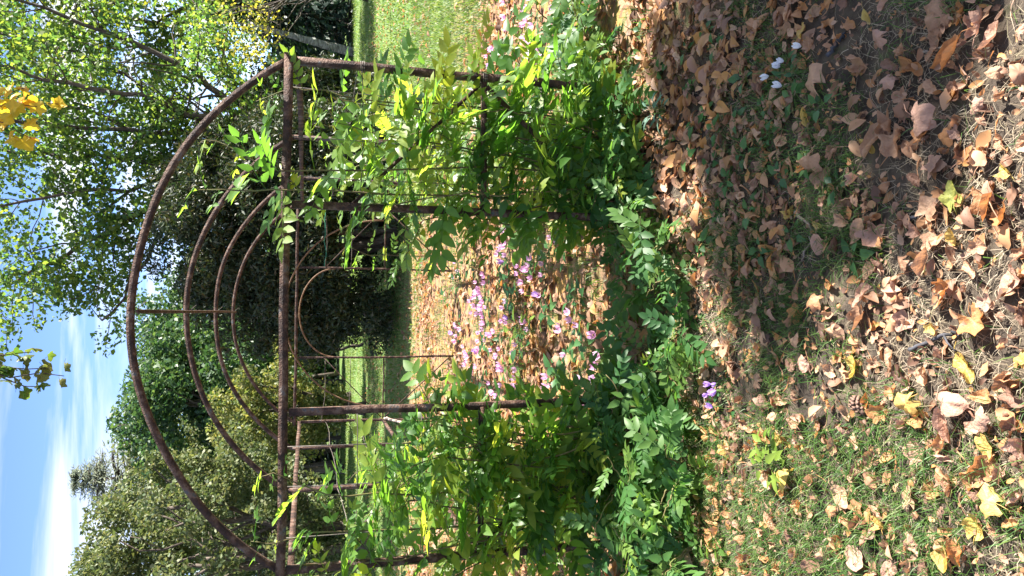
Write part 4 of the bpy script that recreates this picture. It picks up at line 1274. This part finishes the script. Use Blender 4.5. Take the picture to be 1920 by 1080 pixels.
def grass_obj(name, label, S, h, w, mat, r, lean=0.8):
    V, F = grass(len(S), S, h, w, r, lean)
    o = link(name, np_mesh(name, V, F, mat))
    tag(o, label, 'grass', kind='stuff')


r = np.random.default_rng(1500)
S = np.column_stack([r.uniform(-2.3, 2.5, 120000), r.uniform(0.9, 3.3, 120000)])
pat = 0.55 * vnoise(S[:, 0], S[:, 1], 0.28, 51) + 0.45 * vnoise(S[:, 0], S[:, 1], 0.09, 52)
lush = np.clip((0.35 - S[:, 0]) * 0.28, -0.12, 0.16)
bare = np.clip((S[:, 1] - 2.4) * 0.25, 0, 0.4) * (S[:, 0] > 0.0)
straw = 0.45 * np.exp(-((S[:, 0] - 0.28) / 0.42) ** 2 - ((S[:, 1] - 1.45) / 0.33) ** 2)
S1 = S[r.random(len(S)) < np.clip((pat + lush - bare - straw - 0.36) * 3.0, 0.02, 1)]
grass_obj('grass', 'short green grass growing between the fallen leaves near the camera', S1, 0.045, 0.003, M['grass'], r, 1.5)
S = np.column_stack([r.uniform(-2.3, 2.5, 70000), r.uniform(0.9, 3.0, 70000)])
pat = vnoise(S[:, 0], S[:, 1], 0.33, 57) * 0.6 + 0.4 * vnoise(S[:, 0], S[:, 1], 0.1, 58)
S2 = S[r.random(len(S)) < np.clip((pat - 0.38 + 0.2 * (S[:, 1] < 1.75) * (S[:, 0] > -0.2)) * 2.4, 0.03, 1)]
grass_obj('dry_grass', 'dry straw coloured grass lying between the green blades', S2, 0.024, 0.0022, M['dry_grass'], r, 2.6)
S = np.column_stack([r.uniform(-4, 5, 40000), r.uniform(3.2, 11.5, 40000)])
S3 = S[vnoise(S[:, 0], S[:, 1], 0.5, 61) > 0.46]
grass_obj('tufted_grass', 'grass tufts among the fallen leaves inside and beside the arbour', S3, 0.075, 0.006, M['grass'], r, 0.9)
S = np.column_stack([r.uniform(-13, 18, 210000), 10.5 + 22.5 * r.random(210000)])
S4 = S[r.random(len(S)) < np.clip((S[:, 1] - 10) / 3, 0.1, 1)]
Sr = np.column_stack([r.uniform(1.4, 9, 60000), r.uniform(5.2, 12.0, 60000)])
Sr = Sr[r.random(len(Sr)) < np.clip((Sr[:, 1] - 9.6 + 3.6 * np.clip((Sr[:, 0] - 0.8) / 2.2, 0, 1)) / 1.5 + 0.3 * vnoise(Sr[:, 0], Sr[:, 1], 0.6, 66), 0.05, 1)]
grass_obj('rough_grass', 'pale sunlit grass on the right between leaf carpet and lawn', Sr, 0.06, 0.010, M['lawn_grass'], r, 0.9)
S4 = S4[r.random(len(S4)) < np.clip(2.2 * (0.6 * vnoise(S4[:, 0], S4[:, 1], 2.2, 71) + 0.4 * vnoise(S4[:, 0], S4[:, 1], 0.6, 72)) - 0.25, 0.08, 1)]
grass_obj('lawn_grass', 'mown green lawn stretching to the wood', S4, 0.05, 0.022, M['lawn_grass'], r, 0.8)


# ------------------------------------------------------------------ flowers and herbs
def petal_flower(kind, seed, mat):
    """six upswept petals round a short throat"""
    r = np.random.default_rng(seed)
    g = Geo()
    for k in range(6 if kind == 'crocus' else 5):
        a = k * 2 * math.pi / (6 if kind == 'crocus' else 5) + r.normal() * 0.08
        c, s = math.cos(a), math.sin(a)
        rows = [(0.002, 0.0, 0.003), (0.009, 0.012, 0.0075), (0.013, 0.027, 0.008), (0.0115 + 0.004 * r.random(), 0.038, 0.001)] if kind == 'crocus' else \
               [(0.003, 0.0, 0.003), (0.011, 0.005, 0.0065), (0.014, 0.017, 0.007), (0.011 + 0.006 * r.random(), 0.027, 0.001)]
        V = []
        for (d, z, w) in rows:
            for sg in (-1, 1):
                V.append((c * d - s * w * sg, s * d + c * w * sg, z))
        g.add(V, [(0, 1, 3, 2), (2, 3, 5, 4), (4, 5, 7, 6)])
    return g.mesh('flower', mat, True)


FL = {c: [petal_flower('crocus' if c != 'pink' else 'cyclamen', 1600 + k, M[c]) for k in range(3)] for c in ('pink', 'violet', 'white')}


def clump(px, py, n, spread, hgt, colr, label, seed, group, scale=1.0):
    r = np.random.default_rng(seed)
    o = on_ground(px, py); o[2] = ground_z(o[0], o[1])
    root = empty('flower_clump', o)
    tag(root, label, 'flowers', group)
    gs = Geo()
    for k in range(n):
        x, y = r.normal() * spread, r.normal() * spread
        h = hgt * r.uniform(0.6, 1.25)
        c = colr if isinstance(colr, str) else colr[k % len(colr)]
        f = link('flower', FL[c][r.integers(3)], root)
        f.location = (x, y, h)
        s = scale * r.uniform(0.8, 1.2)
        f.scale = (s, s, s)
        f.rotation_euler = (r.normal() * 0.3, r.normal() * 0.3, r.random() * 6)
        gs.tube(np.array([(x, y, -0.005), (x + 0.003, y, h * 0.5), (x, y, h + 0.002)]), 0.0016, 4)
    link('stem', gs.mesh('stem', M['herb_stem'], True), root)
    gl = Geo()
    for k in range(6):
        V, T = leaflet(0.05 * scale * r.uniform(0.7, 1.3), 0.026 * scale, 0.3, 0.3)
        R = rot_from(np.array([[r.normal(), r.normal(), 0.35]]), np.array([[0.1, -0.2, 1.0]]))[0]
        gl.add(V @ R.T + [r.normal() * spread, r.normal() * spread, 0.025], None, T)
    link('foliage', gl.mesh('foliage', M['herb']), root)


clump(1478, 128, 6, 0.038, 0.035, 'white', 'small clump of white crocus flowers in the shaded leaves', 1, 'crocus flowers', 0.75)
clump(1352, 738, 7, 0.045, 0.045, 'violet', 'small clump of purple crocus flowers in front of the doorway', 2, 'crocus flowers', 0.75)
PINK = [(920, 572, 11), (884, 662, 9), (906, 655, 9), (955, 683, 9), (868, 614, 8), (1010, 516, 8), (990, 503, 6), (950, 482, 8), (918, 540, 9), (966, 590, 7), (940, 742, 8), (1136, 688, 4), (1155, 664, 4),
        (925, 610, 9), (958, 455, 7), (1030, 532, 6), (905, 560, 9), (940, 640, 8), (1070, 640, 4), (895, 715, 7), (1000, 610, 5), (980, 715, 6),
        (870, 500, 4), (1090, 600, 3), (1060, 470, 4), (1040, 700, 3), (905, 760, 4), (1110, 740, 3), (980, 650, 4), (1012, 72, 8), (1008, 28, 8), (1078, 12, 7), (940, 92, 8), (1030, 105, 6), (965, 40, 6)]
PINK.sort(key=lambda q: q[1])
kr = kt = 0
OR2 = ORD + ['twelfth', 'thirteenth', 'fourteenth', 'fifteenth', 'sixteenth', 'seventeenth', 'eighteenth', 'nineteenth', 'twentieth', 'twenty-first', 'twenty-second', 'twenty-third', 'twenty-fourth', 'twenty-fifth', 'twenty-sixth', 'twenty-seventh', 'twenty-eighth', 'twenty-ninth', 'thirtieth', 'thirty-first']
for k, (px, py, n) in enumerate(PINK):
    if py < 200:
        lab = 'pink flower clump outside the arbour, %s counted inward from the right edge' % OR2[kr]; kr += 1
    else:
        lab = 'pink flower clump on the arbour floor, %s counted from the right side wall' % OR2[kt]; kt += 1
    clump(px, py, max(3, int(n * 0.85)), 0.075, 0.08, ['pink', 'pink', 'pink', 'pink', 'violet'] if k % 4 == 0 else 'pink', lab, 1700 + k, 'pink flower clumps', 1.35)


# small herbs: oval leaves in a rosette
def herb_leaf(seed, mat, Ln=0.03, W=0.018):
    V, T = leaflet(Ln, W, 0.3, 0.25)
    return Geo().add(V, None, T).tube(np.array([(-0.012, 0, -0.008), (0, 0, 0)]), 0.0009, 3).mesh('herb_leaf', mat)


HL = {'herb': [herb_leaf(k, M['herb'], 0.03 + 0.006 * k, 0.02 + 0.003 * k) for k in range(3)], 'herb_lime': [herb_leaf(k, M['herb_lime'], 0.055, 0.024) for k in range(2)],
      'silver': [herb_leaf(k, M['silver'], 0.042, 0.011) for k in range(2)]}


def herb(name, px, py, n, size, mat, label, seed, group=None, tall=0.03, scale=1.0):
    r = np.random.default_rng(seed)
    o = on_ground(px, py); o[2] = ground_z(o[0], o[1])
    root = empty(name, o)
    tag(root, label, 'plant', group)
    g = Geo()
    for k in range(n):
        a = k * 2.4 + r.normal() * 0.3
        h = tall * (0.35 + 0.75 * k / n)
        d = size * (1.0 - 0.45 * k / n)
        p = np.array([math.cos(a) * d * 0.35, math.sin(a) * d * 0.35, h])
        f = link('leaf', HL[mat][r.integers(len(HL[mat]))], root)
        X = np.array([[math.cos(a), math.sin(a), 0.25 + r.normal() * 0.2]])
        R = rot_from(X, np.array([[r.normal() * 0.25, r.normal() * 0.25, 1.0]]))[0] * scale * r.uniform(0.8, 1.2)
        f.matrix_local = Matrix([[*R[q], p[q]] for q in range(3)] + [[0, 0, 0, 1]])
        g.tube(np.array([(0, 0, -0.01), p * [0.4, 0.4, 0.8], p - X[0] * 0.01 * scale]), 0.0012, 3)
    link('stem', g.mesh('stem', M['herb_stem'], True), root)


herb('silver_fern', 1250, 210, 20, 0.14, 'silver', 'pale silvery green fern-like plant among the brown leaves', 1801, tall=0.1, scale=1.35)
herb('lime_weed', 1478, 870, 12, 0.12, 'herb_lime', 'bright lime green weed shoot by the sunlit leaves', 1802, tall=0.1, scale=1.1)
herb('lime_weed', 1462, 835, 9, 0.09, 'herb_lime', 'smaller lime green weed right beside the bigger lime shoot', 1803, tall=0.08, scale=0.95)
herb('lime_weed', 1015, 620, 12, 0.2, 'herb_lime', 'glowing yellow green young plant on the arbour floor', 1804, tall=0.2, scale=2.0)
herb('lime_weed', 985, 690, 9, 0.16, 'herb_lime', 'second yellow green plant on the arbour floor, left of the first', 1805, tall=0.16, scale=1.6)
for k, (px, py) in enumerate(sorted([(870, 530), (900, 500), (850, 560), (930, 640), (1000, 645), (980, 560), (1070, 700), (1100, 560), (885, 465), (1040, 480), (1110, 640), (960, 520), (870, 445), (1010, 440), (920, 720), (1050, 590)], key=lambda q: q[1])):
    herb('leafy_weed', px, py, 11, 0.16, 'herb', 'leafy green plant on the arbour floor, %s counted from the right side wall' % (ORD + ['twelfth', 'thirteenth', 'fourteenth', 'fifteenth', 'sixteenth'])[k], 1820 + k, 'leafy plants on the arbour floor', tall=0.13, scale=2.3)
HERB = [(1205, 60), (1190, 100), (1240, 135), (1290, 95), (1330, 60), (1300, 165), (1345, 90), (1265, 255), (1310, 230), (1350, 245), (1330, 205), (1390, 230), (1400, 150), (1445, 200), (1300, 300), (1345, 310),
        (1380, 340), (1410, 290), (1480, 330), (1455, 255), (1530, 310), (1420, 400), (1500, 440), (1360, 400), (1580, 350), (1330, 460), (1610, 480), (1440, 470), (1500, 185), (1555, 200)]
r = np.random.default_rng(1850)
HN = {}
for k, (px, py) in enumerate(HERB):
    p = on_ground(px, py)
    nm = min(LANDW, key=lambda q: np.linalg.norm(LANDW[q][:2] - p[:2]))
    HN.setdefault(nm, []).append((np.linalg.norm(LANDW[nm][:2] - p[:2]), px, py))
for nm, lst in HN.items():
    lst.sort()
    for k, (d, px, py) in enumerate(lst):
        herb('small_weed', px, py, int(r.integers(5, 9)), 0.07, 'herb', 'small dark green weed, %s weed to the %s' % ((NTH + ['eleventh closest', 'twelfth closest', 'thirteenth closest', 'fourteenth closest'])[k], nm),
             1900 + px + py, 'small weeds among the fallen leaves', tall=0.035, scale=r.uniform(0.85, 1.35))

# ------------------------------------------------------------------ twigs and a cone
def twig(pts, rad, mat, label, seed, side=True):
    P = np.array([on_ground(a, b) for a, b in pts])
    P[:, 2] = ground_z(P[:, 0], P[:, 1]) + 0.012
    r = np.random.default_rng(seed)
    t = np.linspace(0, len(P) - 1, 14)
    Q = np.stack([np.interp(t, np.arange(len(P)), P[:, q]) for q in range(3)], -1)
    Q[1:-1] = (Q[:-2] + 2 * Q[1:-1] + Q[2:]) / 4
    Q += r.normal(size=Q.shape) * rad * 0.5
    o = Q[0].copy()
    g = Geo().tube(Q, np.linspace(rad, rad * 0.5, 14), 7)
    if side:
        e = Q[8] + np.array([r.normal() * 0.05, r.normal() * 0.05, 0.02])
        g.tube(np.array([Q[8], (Q[8] + e) / 2 + [0, 0, 0.006], e]), [rad * 0.5, rad * 0.4, rad * 0.25], 5)
    ob = link('twig', g.mesh('twig', M[mat], True, o))
    ob.location = tuple(o)
    tag(ob, label, 'twig')


twig([(1500, 398), (1528, 425), (1525, 455), (1508, 490)], 0.0055, 'twig', 'bent grey twig lying where the shade meets sunlit grass', 1)
twig([(1710, 655), (1750, 640), (1790, 622), (1810, 628)], 0.0065, 'dark_twig', 'dark twig lying in the grass in front of the doorway', 2)
twig([(1200, 1030), (1240, 985), (1290, 968), (1320, 960)], 0.006, 'red_twig', 'red brown twig poking out of the left vine shoots', 3)
twig([(1560, 105), (1580, 75), (1590, 62)], 0.007, 'dark_twig', 'short blue grey stick among the shaded leaves', 4, False)
twig([(1725, 100), (1750, 93), (1778, 84)], 0.003, 'twig', 'thin straight pale twig near the bottom right', 5, False)
twig([(1715, 412), (1740, 405), (1752, 402)], 0.006, 'dark_twig', 'short dark stick under a tan leaf', 6, False)
twig([(1715, 497), (1745, 488), (1770, 470)], 0.004, 'twig', 'pale leaf stalk twig beside the dry grass', 7, False)
twig([(1322, 680), (1318, 720), (1330, 770)], 0.005, 'twig', 'brown twig lying beside the purple flowers', 8)
twig([(1820, 765), (1850, 790), (1875, 805)], 0.003, 'red_twig', 'thin curved leaf stalk beside three pinkish leaves', 9, False)

pc = on_ground(1624, 762); pc[2] = ground_z(pc[0], pc[1]) + 0.022
root = empty('pine_cone', pc); tag(root, 'small dark pine cone lying in the sunlit grass', 'pine cone')
g = Geo(); r = np.random.default_rng(2000)
g.tube(np.array([(-0.028, 0, 0), (-0.01, 0, 0), (0.012, 0, 0), (0.03, 0, 0)]), [0.008, 0.012, 0.010, 0.004], 7)
link('core', g.mesh('core', M['cone'], True), root)
sv = np.array([(0, 0.0, 0), (0.010, 0.0065, 0.003), (0.017, 0, 0.008), (0.010, -0.0065, 0.003), (0.010, 0, 0.0045)])
scale_me = Geo().add(sv, None, [(0, 3, 4), (0, 4, 1), (4, 3, 2), (1, 4, 2), (0, 1, 3), (1, 2, 3)]).mesh('cone_scale', M['cone'])
for k in range(44):
    t = k / 43
    a = k * 2.399
    x = -0.026 + 0.05 * t
    rad = 0.006 + 0.008 * math.sin(math.pi * (0.15 + 0.75 * t))
    nd = np.array([[0.55, math.cos(a), math.sin(a)]])
    R = rot_from(nd, np.array([[1.0, 0.01, 0.02]]))[0] * (0.7 + 0.5 * math.sin(math.pi * t))
    o = link('cone_scale', scale_me, root)
    o.matrix_local = Matrix([[*R[0], x], [*R[1], math.cos(a) * rad], [*R[2], math.sin(a) * rad], [0, 0, 0, 1]])
root.rotation_euler = (0.2, 0.1, 0.9)


# ------------------------------------------------------------------ the maple whose branch hangs into view
def maple_leaf(seed, mat):
    g = fallen(seed, 'flat' if seed % 2 else 'arched', True)
    return g.mesh('maple_leaf', mat, True)


MY = [maple_leaf(2100 + k, M['maple_yellow']) for k in range(4)]
MG = [maple_leaf(2110 + k, M['maple_green']) for k in range(4)]
mb = np.array([6.6, 3.3, 0.0])
maple = empty('maple_tree', mb)
tag(maple, 'maple beside the camera whose turning leaves hang in above the arbour', 'tree')
r = np.random.default_rng(2200)
trunk = wander(mb - [0, 0, 0.1], mb + [0.2, 0.1, 5.2], 9, 0.02, r)
link('trunk', Geo().tube(trunk, np.linspace(0.16, 0.05, 9), 9).mesh('trunk', M['bark'], True, mb), maple)
# the long bough reaching left over the path
ya = at_depth(60, 205, 4.0); yb = at_depth(60, 668, 4.1)
bough = np.array([trunk[4], trunk[4] + [-1.4, -0.1, 0.75], [3.4, 4.2, 3.55], [1.6, 4.05, 3.5], [0.7, 4.05, 3.45], [yb[0] + 0.15, 4.1, 3.3], [yb[0] - 0.2, 4.1, 3.22]])
link('limb', Geo().tube(bough, np.linspace(0.06, 0.01, len(bough)), 7).mesh('limb', M['bark'], True, mb), maple)


def spray(targets, anchor, meshes, size, r):
    for t_ in targets:
        q = wander(anchor, t_, 7, 0.07, r, 0.06)
        tw = link('twig', Geo().tube(q, np.linspace(0.006, 0.002, 7), 5).mesh('twig', M['bark'], True, mb), maple)
        for k in range(2, 7):
            for z in range(2):
                p = q[k] + r.normal(size=3) * 0.02
                o = link('leaf', meshes[r.integers(len(meshes))], tw)
                ax = np.array([[r.normal(), r.normal() * 0.7, -0.6 + r.normal() * 0.3]])
                R = rot_from(ax, r.normal(size=(1, 3)) * 0.7 + [[0.1, -0.5, 0.8]])[0] * size * r.uniform(0.7, 1.15)
                o.matrix_local = Matrix([[*R[i], (p - mb)[i]] for i in range(3)] + [[0, 0, 0, 1]])


spray([at_depth(45, 165, 3.95), at_depth(70, 200, 4.0), at_depth(55, 232, 4.0), at_depth(25, 255, 4.05), at_depth(110, 195, 4.05), at_depth(20, 200, 4.0), at_depth(60, 260, 4.1)], np.array([ya[0], 4.05, 3.42]), MY, 1.0, r)
spray([at_depth(120, 705, 4.05), at_depth(95, 690, 4.1), at_depth(75, 725, 4.1), at_depth(60, 660, 4.1)], np.array([yb[0] - 0.02, 4.1, 3.26]), MG, 0.95, r)
# its crown, out of view on the right, that shades the foreground
Cc = ellipsoid_points(70, (6.12, 3.05, 4.5), (0.95, 0.95, 0.8), r, 0.2)
for k in r.permutation(70)[:16]:
    link('limb', Geo().tube(wander(trunk[r.integers(3, 7)], Cc[k], 6, 0.08, r, 0.05), np.linspace(0.04, 0.008, 6), 5).mesh('limb', M['bark'], True, mb), maple)
V, Fq = leaf_cloud(Cc, r.uniform(0.16, 0.38, 70), np.full(70, 85), 0.11, 0.5, 0.8, 2201, 0.8)
cm = link('crown', np_mesh('crown', V - mb, Fq, M['maple_green']), maple); cm['kind'] = 'stuff'

print('vine leaves', n1, n2, n3, n4, 'shoots', ns, 'objects', len(bpy.data.objects), 'fallen', len(records),
      'tris', sum(len(me.loops) - 2 * len(me.polygons) for me in bpy.data.meshes))
